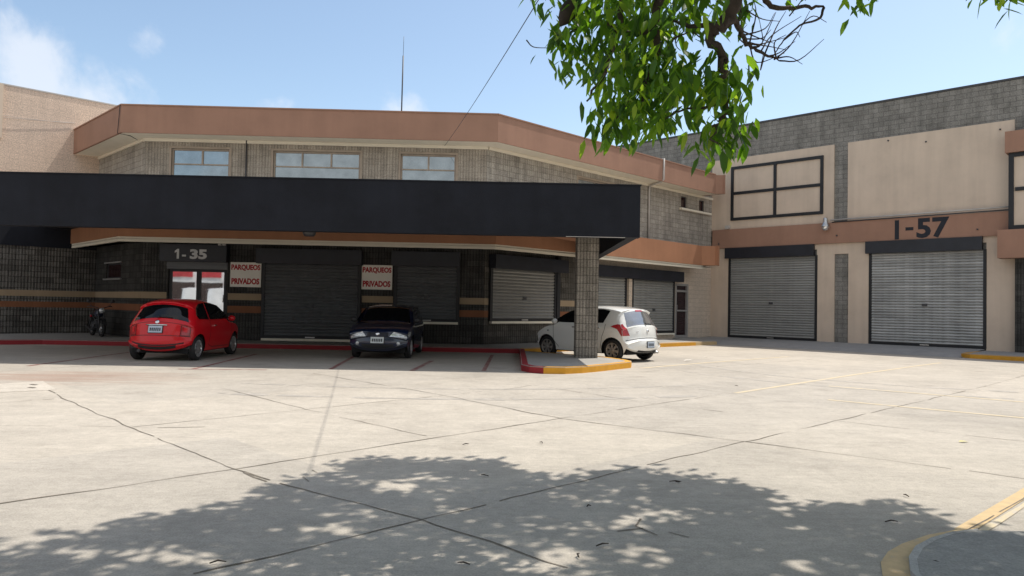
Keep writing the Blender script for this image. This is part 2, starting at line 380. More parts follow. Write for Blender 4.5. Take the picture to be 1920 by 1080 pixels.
    def lathe(self, prof, mtx=Matrix(), seg=24):
        """prof: (radius, height along local z)."""
        rings = []
        for rr, h in prof:
            if rr < 1e-6: rings.append([self.bm.verts.new(mtx @ Vector((0, 0, h)))])
            else: rings.append([self.bm.verts.new(mtx @ Vector((rr * math.cos(k * 2 * math.pi / seg), rr * math.sin(k * 2 * math.pi / seg), h))) for k in range(seg)])
        for A, B_ in zip(rings, rings[1:]):
            for k in range(seg):
                a = A[k % len(A)], A[(k + 1) % len(A)]; b = B_[(k + 1) % len(B_)], B_[k % len(B_)]
                vs = []
                for v in (*a, *b):
                    if v not in vs: vs.append(v)
                if len(vs) >= 3:
                    f = self.bm.faces.new(vs); f.smooth = True
        return self
    def build(self, name, m, parent=None, fixn=False):
        if fixn: bmesh.ops.recalc_face_normals(self.bm, faces=self.bm.faces)
        me = bpy.data.meshes.new(name); self.bm.to_mesh(me); self.bm.free()
        me.materials.append(M[m] if isinstance(m, str) else m)
        o = bpy.data.objects.new(name, me); COL.objects.link(o); o.parent = parent
        return o
WORLD = Frame((0, 0), (1, 0))

def text_mesh(name, body, m, parent, fr, s, z, o, width, height, bold=.02, thick=.004, spacing=1.):
    """Lettering as real thin relief on a wall frame; lower-left corner at (s, z)."""
    c = bpy.data.curves.new(name, 'FONT'); c.body = body; c.size = 1; c.offset = bold; c.extrude = thick; c.space_character = spacing; c.resolution_u = 3
    t = bpy.data.objects.new(name + '_src', c); COL.objects.link(t)
    dg = bpy.context.evaluated_depsgraph_get(); me = bpy.data.meshes.new_from_object(t.evaluated_get(dg)); bpy.data.objects.remove(t); bpy.data.curves.remove(c)
    xs = [v.co.x for v in me.vertices]; ys = [v.co.y for v in me.vertices]
    kx = width / (max(xs) - min(xs)); ky = height / (max(ys) - min(ys)); x0, y0 = min(xs), min(ys)
    for v in me.vertices: v.co = fr.p(s + (v.co.x - x0) * kx, o + v.co.z, z + (v.co.y - y0) * ky)
    me.materials.clear(); me.materials.append(M[m]); me.name = name
    ob = bpy.data.objects.new(name, me); COL.objects.link(ob); ob.parent = parent
    return ob

def struct(name, mb, m, fixn=False):
    o = mb.build(name, m, None, fixn); o['kind'] = 'structure'; return o

def copy_tree(o, parent=None):
    c = o.copy(); COL.objects.link(c); c.parent = parent
    for ch in list(o.children): copy_tree(ch, c)
    return c

# ------------------------------------------------------------------ plan
def rot(deg): return Vector((math.cos(R(deg)), math.sin(R(deg)), 0))
DB, DD, DM = rot(45.2), rot(-44.8), rot(1.5)
MID = Frame((-.94, 25), DM)            # middle facade, s = -11.52 .. 0
RD = Frame((-.94, 25), DB)             # right diagonal facade, s = 0 .. 15.08
CORNER = RD.p(15.08, 0, 0)
RB = Frame(CORNER, DD)                 # warehouse facade, s >= 0 towards the right
ML = MID.p(-11.52, 0, 0)
LD = Frame(ML, DD)                     # left diagonal facade, s = -4.91 .. 0
LC = LD.p(-4.91, 0, 0)
LW = Frame(LC, DB)                     # beige building on the left, s < 0 towards the camera

# ------------------------------------------------------------------ ground
g = MB(); g.face([(-300, -300, 0), (300, -300, 0), (300, 400, 0), (-300, 400, 0)]); struct('yard_ground', g, 'ground')

def strip(mb, pts, w, z, jit=.0, gap=0.):
    """Irregular flat strip along a polyline of (x, y)."""
    for a, b in zip(pts, pts[1:]):
        a, b = Vector(a).to_2d(), Vector(b).to_2d(); L = (b - a).length; d = (b - a) / L; nn = Vector((-d.y, d.x))
        k = max(1, int(L / .14)) if jit else 1
        prev = None
        for i in range(k + 1):
            c = a + d * (L * i / k)
            if jit: c = c + nn * (noise.noise(Vector((c.x * 2.2, c.y * 2.2, 1))) * jit + random.uniform(-1, 1) * jit * .12)
            ww = w * (1 + (noise.noise(Vector((c.x * 1.6, c.y * 1.6, 9))) * 1.3 if jit else 0)); ww = max(ww, w * .2)
            cur = (c - nn * ww / 2, c + nn * ww / 2)
            if prev and random.random() > gap:
                mb.face([(*prev[0], z), (*cur[0], z), (*cur[1], z), (*prev[1], z)])
            prev = cur
    return mb

j = MB()
for pts, w, gp in [
    ([(-3.56, 5.19), (-2.37, 6.4), (.66, 9.65), (2.2, 11.28)], .024, .02), ([(-1.65, 3.93), (-.58, 5.0), (.66, 6.25), (1.4, 7.0), (2.61, 8.22)], .022, .03),
    ([(-7.6, 6.3), (-5.74, 8.34)], .014, .2), ([(-5.74, 8.34), (-4.33, 8.42)], .012, .3), ([(-4.28, 8.4), (-2.77, 10.03), (.18, 13.24), (.4, 13.7)], .022, .1),
    ([(-8.6, 8.1), (-6.55, 10.61)], .02, .2), ([(2.62, 8.2), (4.35, 9.88), (9.68, 15.08), (12.9, 18.4)], .022, .12), ([(2.22, 11.29), (3.63, 12.75)], .02, .1),
    ([(-8.0, 12.5), (-6.46, 10.68), (-4.28, 8.36), (-2.37, 6.4), (-1.72, 5.84), (-.58, 5.0), (.35, 4.15)], .026, .02),
    ([(-4.84, 12.37), (-2.78, 10.05), (-.91, 8.18)], .024, .03), ([(-4.08, 15.19), (-1.14, 11.99), (.66, 9.65), (2.61, 8.22), (4.62, 6.63), (6.8, 4.7)], .026, .02),
    ([(.43, 13.73), (2.24, 11.3)], .022, .12), ([(4.39, 9.89), (5.97, 8.57), (8.2, 6.6)], .022, .06), ([(3.4, 13.71), (4.17, 12.46)], .018, .3),
    ([(3.0, 17.0), (7.0, 20.6), (9.5, 23)], .024, .3), ([(8.5, 15.1), (11.5, 12.0)], .02, .3), ([(-12, 16.6), (-8.6, 19)], .03, .1), ([(-9.4, 15.2), (-8.6, 18.2)], .03, .1),
    ([(-11.6, 15.2), (-10.4, 17.2)], .02, .2), ([(-5.5, 3.3), (-3.56, 5.19)], .022, .02), ([(2.35, 11.2), (3.05, 10.6)], .03, .1)]:
    strip(j, pts, w * .52, .004, .034, gp)
# branching cracks by the joint crossing in the foreground
for pts in ([(-2.25, 6.28), (-2.08, 6.10), (-1.95, 5.98)], [(-1.62, 6.0), (-1.72, 6.16), (-1.63, 6.3), (-1.7, 6.42)], [(-3.98, 8.36), (-3.7, 8.44), (-3.5, 8.5)],
            [(.95, 4.75), (.85, 4.95), (.93, 5.12)], [(.9, 4.9), (.72, 4.82)], [(1.05, 4.83), (1.15, 4.72)]):
    strip(j, pts, .014, .0042, .03, .02)
struct('expansion_joints', j, 'joint')

ly = MB()
for pts, w in [([(3.19, 18.1), (5.36, 20.37), (9.0, 23.9)], .14), ([(3.99, 13.04), (5.74, 14.89), (8.06, 17.34), (11.47, 20.79), (13.0, 22.3)], .11),
               ([(6.3, 14.6), (8.0, 13.13), (8.7, 12.5)], .12), ([(5.3, 12.3), (6.63, 11.14), (8.4, 9.7)], .12)]:
    strip(ly, pts, w, .003)
struct('parking_lines', ly, 'lineyel')
lr = MB()
for pts, w in [([(-3.95, 16.2), (-4.5, 22.5)], .1), ([(-2.16, 16.2), (-2.05, 19.2)], .12), ([(-6.72, 15.6), (-7.05, 20.5)], .1), ([(-10.2, 15.6), (-10.5, 21)], .1), ([(-.6, 16.5), (-.55, 22)], .1), ([(-7.0, 15.55), (-5.2, 15.75)], .1)]:
    strip(lr, pts, w, .003)
struct('red_parking_lines', lr, 'linered')

tm = MB()
for cx, cy, r, a0, a1 in ((11.5, 20.5, 6.6, 185, 262), (11.5, 20.5, 8.0, 188, 255), (-2, 24, 11.2, 255, 300), (-2, 24, 12.6, 258, 296)):
    strip(tm, [(cx + r * math.cos(R(a)), cy + r * math.sin(R(a))) for a in range(a0, a1, 4)], .16, .0025, .05, .18)
struct('tyre_marks', tm, 'tyremark')
# pale patch with two lifting holes at the left
pt = MB(); pt.prism([(-8.6, 12.15), (-7.75, 11.2), (-7.15, 11.65), (-8.1, 12.8)], -.05, .006); struct('concrete_patch', pt, 'patchconc')
ph = MB()
for c in ((-7.95, 12.25), (-7.72, 11.85)): strip(ph, [c, (c[0] + .13, c[1] - .05)], .07, .012)
struct('patch_slots', ph, 'joint')

# pavements and kerbs -------------------------------------------------
KH = .15
def pv(*pts): return [tuple(Vector(p).to_2d()) for p in pts]
def offs(fr, s, o): p = fr.p(s, o, 0); return (p.x, p.y)
k0 = offs(LW, -14, 1.35); k1 = (-14.55, 22.9); k2 = (.3, 23.0); k3 = (8.75, 31.35)
pavement = [k0, k1, k2, k3, offs(RD, 14.2, 0), (-.94, 25), tuple(ML.to_2d()), tuple(LC.to_2d()), offs(LW, -14, 0)]
mb = MB(); mb.prism(pavement, -.1, KH - .003); struct('pavement', mb, 'pave')
def kerb(mb, pts, w=.15, z=KH):
    P = [Vector(p).to_2d() for p in pts]; off = []
    for i in range(len(P)):
        d1 = (P[i] - P[i - 1]).normalized() if i else (P[1] - P[0]).normalized()
        d2 = (P[i + 1] - P[i]).normalized() if i < len(P) - 1 else d1
        n1, n2 = Vector((d1.y, -d1.x)), Vector((d2.y, -d2.x)); n = (n1 + n2).normalized(); n /= max(.5, n.dot(n1))
        off.append((P[i] + n * .004, P[i] - n * w))
    for a, b in zip(off, off[1:]):
        (ao, ai), (bo, bi) = a, b
        mb.face([(*ao, -.05), (*bo, -.05), (*bo, z - .02), (*ao, z - .02)])
        n = (ai - ao).normalized() * .02; n2 = (bi - bo).normalized() * .02
        mb.face([(*ao, z - .02), (*bo, z - .02), (*(bo + n2), z), (*(ao + n), z)])
        mb.face([(*(ao + n), z), (*(bo + n2), z), (*bi, z), (*ai, z)])
    for o_, i_, fl in ((*off[0], 0), (*off[-1], 1)):
        q = [(*o_, -.05), (*i_, -.05), (*i_, z), (*o_, z - .02)]
        mb.face(q if fl else q[::-1])
    return mb
struct('red_kerb', kerb(MB(), [k0, k1, k2]), 'kerbred')
m1 = tuple(Vector(k2).lerp(Vector(k3), .86))
struct('yellow_kerb', kerb(MB(), [k2, m1]), 'kerbyel')
struct('scuffed_kerb_end', kerb(MB(), [m1, k3]), 'lineocre')

isl = [(.28, 22.99), (.25, 16.75), (.42, 16.28), (.72, 16.08), (1.2, 16.12), (1.6, 16.42), (2.02, 16.9), (2.95, 18.15), (3.03, 18.5), (2.95, 18.95), (2.6, 19.75), (.32, 22.05)]
mb = MB(); mb.prism(isl, -.1, KH - .003); struct('island_pavement', mb, 'pave')
struct('island_red_kerb', kerb(MB(), [(.27, 22.9), (.25, 16.75), (.42, 16.28), (.72, 16.08)]), 'kerbred')
struct('island_yellow_kerb', kerb(MB(), [(.72, 16.08), (1.2, 16.12), (1.6, 16.42), (2.02, 16.9), (2.95, 18.15), (3.03, 18.5), (2.95, 18.95), (2.6, 19.75), (.5, 21.86)]), 'kerbyel')

# sloping apron before the loading doors, then the kerb of the bay on the right
mb = MB()
a = [RB.p(-.2, 0, 0), RB.p(11.75, 0, 0), RB.p(11.75, 3.5, 0), RB.p(-.2, 3.5, 0)]
for s0, s1 in ((.05, 11.45),):
    mb.face([RB.p(s0, 3.6, .004), RB.p(s1, 3.6, .004), RB.p(s1, 2.0, .13), RB.p(s0, 2.0, .13)])
    mb.face([RB.p(s0, 2.0, .13), RB.p(s1, 2.0, .13), RB.p(s1, 0, .2), RB.p(s0, 0, .2)])
struct('apron', mb, 'apron')
sp = [offs(RB, 11.4, 0), offs(RB, 11.4, 3.2), offs(RB, 11.75, 3.6), offs(RB, 26, 3.6), offs(RB, 26, 0)]
mb = MB(); mb.prism(sp, -.1, KH - .003); struct('side_pavement', mb, 'pave')
struct('side_kerb', kerb(MB(), [offs(RB, 11.4, 1.2), offs(RB, 11.4, 3.2), offs(RB, 11.75, 3.6), offs(RB, 26, 3.6)]), 'kerbyel')

# rounded kerb with ochre paint in the right foreground
outer = [(2.06, 3.2), (2.05, 3.9), (2.08, 4.11), (2.18, 4.33), (2.32, 4.52), (2.49, 4.68), (2.77, 4.88), (3.06, 5.02)]
inner = [(2.2, 3.2), (2.2, 3.9), (2.24, 4.12), (2.36, 4.36), (2.51, 4.56), (2.70, 4.73), (2.92, 4.87), (3.14, 4.95)]
inn2 = [(2.24, 3.2), (2.24, 3.89), (2.28, 4.10), (2.395, 4.335), (2.54, 4.535), (2.72, 4.71), (2.93, 4.855), (3.14, 4.94)]
mb = MB()
for i in range(len(outer) - 1):
    mb.face([(*outer[i], .004), (*inner[i], .004), (*inner[i + 1], .004), (*outer[i + 1], .004)][::-1])
strip(mb, [(3.06, 4.985), (4.25, 6.085), (7.5, 9.12)], .105, .0045)
struct('ochre_line', mb, 'lineocre', True)
mb = MB(); strip(mb, [(3.13, 4.93), (4.33, 6.02), (7.5, 9.0)], .045, .005, .004); struct('faded_ochre_edge', mb, 'lineyel')
mb = MB(); strip(mb, [(3.08, 4.98), (4.29, 6.06), (7.5, 9.06)], .010, .0062, .012, .1); struct('edge_crack', mb, 'joint')
mb = MB()
for i in range(len(inner) - 1):
    a, b, c, d = inner[i], inner[i + 1], inn2[i + 1], inn2[i]
    mb.face([(*a, 0), (*b, 0), (*b, .03), (*a, .03)][::-1]); mb.face([(*a, .03), (*b, .03), (*c, .022), (*d, .022)][::-1])
struct('kerb_lip', mb, 'paleconc', True)
mb = MB(); mb.face([(*p, .021) for p in inn2[::-1]] + [(2.26, -6, .021), (9, -6, .021), (9, 4.85, .021)]); struct('dark_paving', mb, 'darkpave', True)

# ------------------------------------------------------------------ building parts helpers
def shutter(parent, fr, s0, s1, z0, z1, box, m='shutter', pitch=.112, o=.02, sill=None, post=True):
    """Roller shutter: box, corrugated curtain, two guides, bottom bar."""
    sh = MB()
    n = max(2, round((z1 - z0) / pitch)); p = (z1 - z0) / n; prof = []
    for i in range(n):
        b = z0 + i * p
        prof += [(b, 0.), (b + p * .06, .034), (b + p * .28, .050), (b + p * .62, .034), (b + p * .92, .004)]
    prof.append((z1, 0.))
    # slight sag per slat so the curtain is not ruler perfect
    cols = max(2, int((s1 - s0) / .5)); rows = []
    for zz, oo in prof:
        rows.append([(s0 + (s1 - s0) * c / cols, o + oo + .0025 * noise.noise(Vector((s0 * 3 + c * .9, zz * 2.3, fr.P0.x)))) for c in range(cols + 1)])
    for (r1, (za, _)), (r2, (zb, _)) in zip(zip(rows, prof), zip(rows[1:], prof[1:])):
        for c in range(cols):
            sh.face([fr.p(r1[c][0], r1[c][1], za), fr.p(r1[c + 1][0], r1[c + 1][1], za), fr.p(r2[c + 1][0], r2[c + 1][1], zb), fr.p(r2[c][0], r2[c][1], zb)])
    cur = sh.build('roller_shutter', m, parent)
    MB().box(fr, s0 - .01, s1 + .01, o - .01, o + .065, z0 - .09, z0 + .005).build('bottom_bar', 'black', cur)
    if post:
        MB().box(fr, s0 - .10, s0 + .01, 0, .085, z0 - .09, z1).build('guide_rail', 'black', cur)
        MB().box(fr, s1 - .01, s1 + .10, 0, .085, z0 - .09, z1).build('guide_rail', 'black', cur)
    zc = z0 + (z1 - z0) * .42; sm = (s0 + s1) / 2
    MB().box(fr, sm - .09, sm + .09, o + .02, o + .066, zc - .05, zc + .05).build('lock', 'darkmetal', cur)
    MB().box(fr, sm - .16, sm + .16, o + .06, o + .085, z0 - .065, z0 - .025).build('lift_handle', 'metal', cur)
    if box:
        b0, b1, c0, c1, bd = box
        MB().box(fr, b0, b1, 0, bd, c0, c1).build('shutter_box', 'blackbox', cur)
    if sill:
        MB().box(fr, s0 - .06, s1 + .06, 0, .13, z0 - .17, z0 - .092).build('sill', 'cream', cur)
    return cur

def window(parent, fr, s0, s1, z0, z1, mull, trans, m='frame', w=.055, d=.14, glass='pane', reveal=True):
    f = MB(); o0, o1 = -d + .02, -d + .075
    f.box(fr, s0, s1, o0, o1, z1 - w, z1); f.box(fr, s0, s1, o0, o1, z0, z0 + w)
    f.box(fr, s0, s0 + w, o0, o1 - .002, z0 + w, z1 - w); f.box(fr, s1 - w, s1, o0, o1 - .002, z0 + w, z1 - w)
    for t in trans: f.box(fr, s0 + w, s1 - w, o0, o1 - .004, t - w * .4, t + w * .4)
    tz = trans[0] + w * .4 if trans else z0 + w
    for q in mull: f.box(fr, q - w / 2, q + w / 2, o0, o1 - .006, tz, z1 - w)
    fo = f.build('window', m, parent)
    xs = [s0 + w] + sorted(mull) + [s1 - w]
    rows = [(tz, z1 - w)] if trans else [(z0 + w, z1 - w)]
    for a, b in zip(xs, xs[1:]):
        for c, e in rows:
            p = MB(); dd = random.uniform(-.004, .004)
            p.face([fr.p(a, -d + .04 + dd, c), fr.p(b, -d + .04 - dd, c), fr.p(b, -d + .04 - dd, e), fr.p(a, -d + .04 + dd, e)]); p.build('pane', glass, fo)
    if trans:
        p = MB(); p.face([fr.p(s0 + w, -d + .042, z0 + w), fr.p(s1 - w, -d + .038, z0 + w), fr.p(s1 - w, -d + .038, trans[0] - w * .4), fr.p(s0 + w, -d + .042, trans[0] - w * .4)]); p.build('pane', glass, fo)
    if reveal:   # pale plaster surround, 2 cm proud
        f = MB(); t = .07
        f.box(fr, s0 - t, s1 + t, -.02, .022, z1, z1 + t); f.box(fr, s0 - t, s0, -.02, .02, z0, z1); f.box(fr, s1, s1 + t, -.02, .02, z0, z1)
        f.build('surround', 'cream' if m != 'frame' else 'frame', fo)
    return fo

def polyoff(frs, offs_):
    """Corner points of a chain of wall frames offset outward."""
    return frs, offs_
def isect(f1, o1, f2, o2):
    p, d = f1.p(0, o1, 0), f1.d; q, e = f2.p(0, o2, 0), f2.d
    den = d.x * e.y - d.y * e.x; t = ((q.x - p.x) * e.y - (q.y - p.y) * e.x) / den
    return p + d * t

# ------------------------------------------------------------------ central building
CB = empty('central_building', (-5, 25, 0), 0, 'two storey grey block building with brown roof band and cream soffit behind the black canopy', 'building')
def child(mb, name, m, parent=None, fixn=False):
    o = mb.build(name, m, None, fixn); o.parent = parent or CB
    o.matrix_parent_inverse = (parent or CB).matrix_basis.inverted() if (parent is None or parent.type == 'EMPTY') else Matrix()
    return o
_build = MB.build
def build2(self, name, m, parent=None, fixn=False):
    o = _build(self, name, m, parent, fixn)
    if parent is not None and parent.type == 'EMPTY' and parent.get('worldgeo'): o.matrix_parent_inverse = parent.matrix_basis.inverted()
    return o
MB.build = build2
_text = text_mesh
def text_mesh(name, body, m, parent, *a, **k):
    o = _text(name, body, m, parent, *a, **k)
    if parent is not None and parent.type == 'EMPTY' and parent.get('worldgeo'): o.matrix_parent_inverse = parent.matrix_basis.inverted()
    return o
def wempty(*a, **k):                       # an Empty whose children are modelled in world coordinates
    o = empty(*a, **k); o['worldgeo'] = 1
    o.matrix_basis = Matrix.Translation(o.location); return o
CB['worldgeo'] = 1; CB.matrix_basis = Matrix.Translation((-5, 25, 0))

ZL, ZS, ZT = 4.40, 6.90, 7.76
w_mid = [(-10.64, -8.70, 4.95, 6.58), (-7.23, -4.30, 4.95, 6.58), (-2.93, -1.05, 4.95, 6.58)]
door_h = [(-10.62, -8.68, .15, 2.50)]
mb = MB(); mb.wall(MID, -11.52, 0, ZL, ZS, w_mid)
mb.build('upper_wall', 'blockrib', CB)
rdw = [(4.85, 8.10, 4.95, 6.52), (12.24, 12.72, 6.17, 6.68), (13.83, 14.27, 6.17, 6.68)]
mb = MB(); mb.wall(RD, 0, 15.08, 3.9, ZS + .2, rdw); mb.build('upper_wall', 'block', CB)
mb = MB(); mb.wall(LD, -4.91, 0, 3.9, ZS); mb.build('upper_wall', 'block', CB)
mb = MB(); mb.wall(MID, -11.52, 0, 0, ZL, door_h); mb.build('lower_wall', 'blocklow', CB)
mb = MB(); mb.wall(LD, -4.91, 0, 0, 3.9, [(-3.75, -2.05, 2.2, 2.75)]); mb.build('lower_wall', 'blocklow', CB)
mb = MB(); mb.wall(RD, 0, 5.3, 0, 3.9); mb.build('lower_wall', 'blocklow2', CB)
mb = MB(); mb.wall(RD, 5.3, 15.08, 0, 3.9, [(11.86, 12.95, .17, 2.65)]); mb.build('beige_lower_wall', 'blockbeige2', CB)
mb = MB()
mb.face([LD.p(-4.91, -.3, 7.5), LD.p(0, 0, 7.5), MID.p(0, 0, 7.5), RD.p(15.08, 0, 7.5), (9.6, 60, 7.5), (-30, 60, 7.5)])
mb.face([LD.p(-4.91, -.3, .0), LD.p(-4.91, -.3, 7.5), (-30, 60, 7.5), (-30, 60, 0)])
mb.build('roof', 'pave', CB)

# window fittings
for h, mu in zip(w_mid, ([-9.63], [-6.27, -5.29], [-1.99])):
    window(CB, MID, *h, mu, [6.06])
window(CB, RD, *rdw[0], [6.0, 7.1], [])
for h in rdw[1:]: window(CB, RD, *h, [], [], 'darkmetal', .035, .12, 'darkglass', False)
MB().box(RD, 12.1, 14.75, 0, .14, 6.04, 6.13).build('window_sill', 'cream', CB)
window(CB, LD, -3.75, -2.05, 2.2, 2.75, [], [], 'darkmetal', .05, .14, 'darkglass', False)
MB().box(LD, -3.82, -1.98, 0, .04, 2.75, 2.80).build('lintel', 'greyframe', CB); MB().box(LD, -3.85, -1.95, 0, .06, 2.15, 2.2).build('sill', 'greyframe', CB)

# fascias, soffits, trim ---------------------------------------------
def chain(o, end):   # offset line of the three facades
    a = isect(LD, o, LW, .003); b = isect(LD, o, MID, o); c = isect(MID, o, RD, o); d = RD.p(end, o, 0)
    return [a, b, c, d]
def band(name, pts, z0, z1, m, th=.14, drip=0.):
    mb = MB(); V = Vector
    for p, q in zip(pts, pts[1:]):
        fr = Frame(p, q - p); L = (q - p).length
        n = 1 if L < 3 else int(L / 2)
        mb.box(fr, 0, L, -th, 0, z0, z1)
    return mb.build(name, m, CB)
up_pts = chain(.9, 13.75); e = up_pts[-1]; up_pts += [e + Vector((.45, 0, 0))]
def home(t): return t - RD.n * ((t - RD.P0).dot(RD.n) - .004)
up_pts.append(home(up_pts[-1]))
band('roof_fascia', up_pts, 6.885, ZT, 'brown', .09)
band('roof_edge', [p + Vector((0, 0, 0)) for p in chain(.925, 13.75)], ZT + .003, ZT + .045, 'brown', .2)
lo_pts = chain(.9, 12.6); e = lo_pts[-1]; lo_pts += [e + Vector((.8, 0, 0))]; lo_pts.append(home(lo_pts[-1]))
band('lower_fascia', lo_pts, 3.49, 4.37, 'brownlow')
band('cream_trim', chain(.86, 13.0), 3.33, 3.487, 'cream', .1)
def soffit(pts, z, name, m='cream'):
    inner = [LD.p(-4.91, 0, 0), ML, MID.p(0, 0, 0), home(pts[3]), home(pts[4])]
    mb = MB(); ou = pts[:5]
    for (a, b), (c, d) in zip(zip(ou, ou[1:]), zip(inner, inner[1:])):
        mb.face([Vector((*p.xy, z)) for p in (c, d, b, a)])
    return mb.build(name, m, CB)
soffit(up_pts, 6.892, 'soffit')
for fr, a, b in ((MID, -11.56, .04), (RD, .05, 15.0), (LD, -4.9, -.05)): MB().box(fr, a, b, .002, .07, 6.79, 6.888).build('cornice', 'cream', CB); soffit(lo_pts, 3.42, 'lower_soffit')
mb = MB(); inner = [LD.p(-4.91, 0, 0), ML, MID.p(0, 0, 0), home(lo_pts[3]), home(lo_pts[4])]; ou = lo_pts[:5]
for (a, b), (c, d) in zip(zip(ou, ou[1:]), zip(inner, inner[1:])): mb.face([Vector((*p.xy, 4.36)) for p in (a, b, d, c)])
mb.build('ledge_top', 'pave', CB)
# shadow-gap drip under the upper fascia
band('drip_edge', chain(.908, 13.7), 6.868, 6.884, 'brown', .05)

# shutters -----------------------------------------------------------
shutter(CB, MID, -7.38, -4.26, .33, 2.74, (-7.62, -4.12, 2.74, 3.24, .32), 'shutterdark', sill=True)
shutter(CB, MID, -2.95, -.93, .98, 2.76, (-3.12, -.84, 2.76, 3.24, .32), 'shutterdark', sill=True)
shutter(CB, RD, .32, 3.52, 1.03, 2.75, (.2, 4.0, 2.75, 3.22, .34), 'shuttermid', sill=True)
MB().box(RD, 3.62, 3.8, .0, .12, .95, 3.33).build('steel_post', 'black', CB)
shutter(CB, RD, 5.5, 7.95, .50, 2.72, (5.4, 8.55, 2.72, 3.17, .34), 'shutter', sill=True)
shutter(CB, RD, 8.52, 11.6, .50, 2.70, (8.56, 12.05, 2.70, 3.16, .34), 'shutter', sill=True)
MB().box(RD, 8.12, 8.34, 0, .14, .15, 2.70).build('pier', 'blockbeige2', CB)

# entrance 1-35
d1 = MB(); o0, o1 = -.12, -.05
for a, b, c, d in ((-10.62, -10.52, .15, 2.5), (-8.78, -8.68, .15, 2.5), (-9.70, -9.56, .15, 2.42)): d1.box(MID, a, b, o0, o1, c, d)
d1.box(MID, -10.52, -8.78, o0, o1 - .003, 2.42, 2.5); d1.box(MID, -10.52, -8.78, o0, o1 - .003, .15, .3)
door = d1.build('entrance_door', 'black', CB)
for a, b, t_ in ((-10.52, -9.70, .004), (-9.56, -8.78, -.006)):
    p = MB(); p.face([MID.p(a, -.09 + t_, .3), MID.p(b, -.09 - t_, .3), MID.p(b, -.09 - t_, 2.42), MID.p(a, -.09 + t_, 2.42)]); p.build('door_pane', 'doorglass', door)
MB().box(MID, -9.72, -9.69, -.05, -.01, 1.0, 1.35).build('door_handle', 'metal', door)
bx = MB().box(MID, -10.80, -8.60, 0, .30, 2.75, 3.32).build('entrance_header', 'blackbox', CB)
s = MB()
for k in range(3): s.box(MID, -10.66, -8.64, .0, .05 + .012 * (k % 2), 2.51 + k * .08, 2.585 + k * .08)
s.build('rolled_slats', 'shutterdark', CB)
def digit_one(parent, fr, s, z, o, h, m):
    w = h * .23; mb = MB()
    mb.face([fr.p(s + w * .9, o, z), fr.p(s + w * 1.9, o, z), fr.p(s + w * 1.9, o, z + h), fr.p(s + w * 1.1, o, z + h), fr.p(s, o, z + h * .78), fr.p(s, o, z + h * .60), fr.p(s + w * .9, o, z + h * .70)])
    return mb.build('house_number', m, parent)
digit_one(CB, MID, -10.30, 2.83, .306, .33, 'greyink')
MB().box(MID, -10.06, -9.93, .30, .306, 2.91, 2.97).build('house_number', 'greyink', CB)
text_mesh('house_number', '35', 'greyink', CB, MID, -9.80, 2.83, .306, .56, .33, .045)
# side door
d2 = MB()
for a, b, c, d in ((11.86, 11.97, .17, 2.65), (12.83, 12.95, .17, 2.65)): d2.box(RD, a, b, -.10, .015, c, d)
for c, d in ((2.55, 2.65), (2.27, 2.36), (1.38, 1.45), (.17, .3)): d2.box(RD, 11.97, 12.83, -.10, .01, c, d)
sd = d2.build('side_door', 'greyframe', CB)
for c, d in ((2.36, 2.55), (1.45, 2.27), (.3, 1.38)):
    p = MB(); p.face([RD.p(11.97, -.07, c), RD.p(12.83, -.07, c), RD.p(12.83, -.07, d), RD.p(11.97, -.07, d)]); p.build('door_pane', 'darkglass', sd)
MB().box(RD, 11.9, 11.96, .015, .06, 1.42, 1.68).build('door_handle', 'metal', sd)
MB().box(RD, 11.7, 13.2, 0, .35, .13, .19).build('door_step', 'pave', CB)
# painted stripes on the block
for nm, z0, z1, m_ in (('beige_stripe', 1.50, 1.72, 'stripeb'), ('brown_stripe', 1.07, 1.30, 'stripeo')):
    for fr, a, b in ((LD, -4.9, 0), (MID, -11.52, -10.66), (MID, -8.62, -7.5), (MID, -4.13, -3.08), (MID, -.83, 0), (RD, 0, .2), (RD, 3.85, 5.3)):
        mb = MB(); mb.face([fr.p(a, .004, z0), fr.p(b, .004, z0), fr.p(b, .004, z1), fr.p(a, .004, z1)]); mb.build(nm, m_, CB)
# downpipe on the right diagonal, conduit left of the big window
dp = MB(); o = .94
pa = [RD.p(9.36, .55, 7.82), RD.p(9.36, o, 7.82), RD.p(9.36, o, 6.95), RD.p(9.38, .8, 6.86), RD.p(9.55, .12, 6.80), RD.p(9.60, .06, 6.68), RD.p(9.60, .06, 4.37)]
dp.tube(pa, .045, 8); dp.build('downpipe', 'pipe', CB)
dp = MB(); dp.tube([MID.p(-8.12, .05, 6.9), MID.p(-8.12, .05, 4.4)], .03, 6); dp.build('conduit', 'darkmetal', CB)
dp = MB(); dp.tube([LD.p(.35, .93, 7.76), LD.p(.2, .935, 6.86), LD.p(.05, .5, 6.88), LD.p(-.6, .02, 6.9)], .012, 5); dp.build('fascia_cable', 'cable', CB)
for q in (-8.72, -8.86): MB().box(MID, q, q + .1, .3, .38, 3.3, 3.38).build('small_floodlight', 'pipe', CB)

# ------------------------------------------------------------------ parking signs
for i, (s0, lab) in enumerate(((-8.55, 'off white sign with red lettering on the wall beside the glass door numbered 1-35'), (-4.15, 'off white sign with red lettering between the two dark shutters above the blue car'))):
    e = wempty('parking_sign', MID.p(s0 + .5, 0, 1.93), 0, lab, 'sign', 'private parking signs under the canopy')
    MB().box(MID, s0, s0 + 1.03, .012, .03, 1.94, 2.77).build('sign_panel', 'sign', e)
    text_mesh('lettering', 'PARQUEOS', 'redink', e, MID, s0 + .03, 2.48, .032, .97, .215, .045)
    text_mesh('lettering', 'PRIVADOS', 'redink', e, MID, s0 + .045, 2.03, .032, .93, .205, .045)

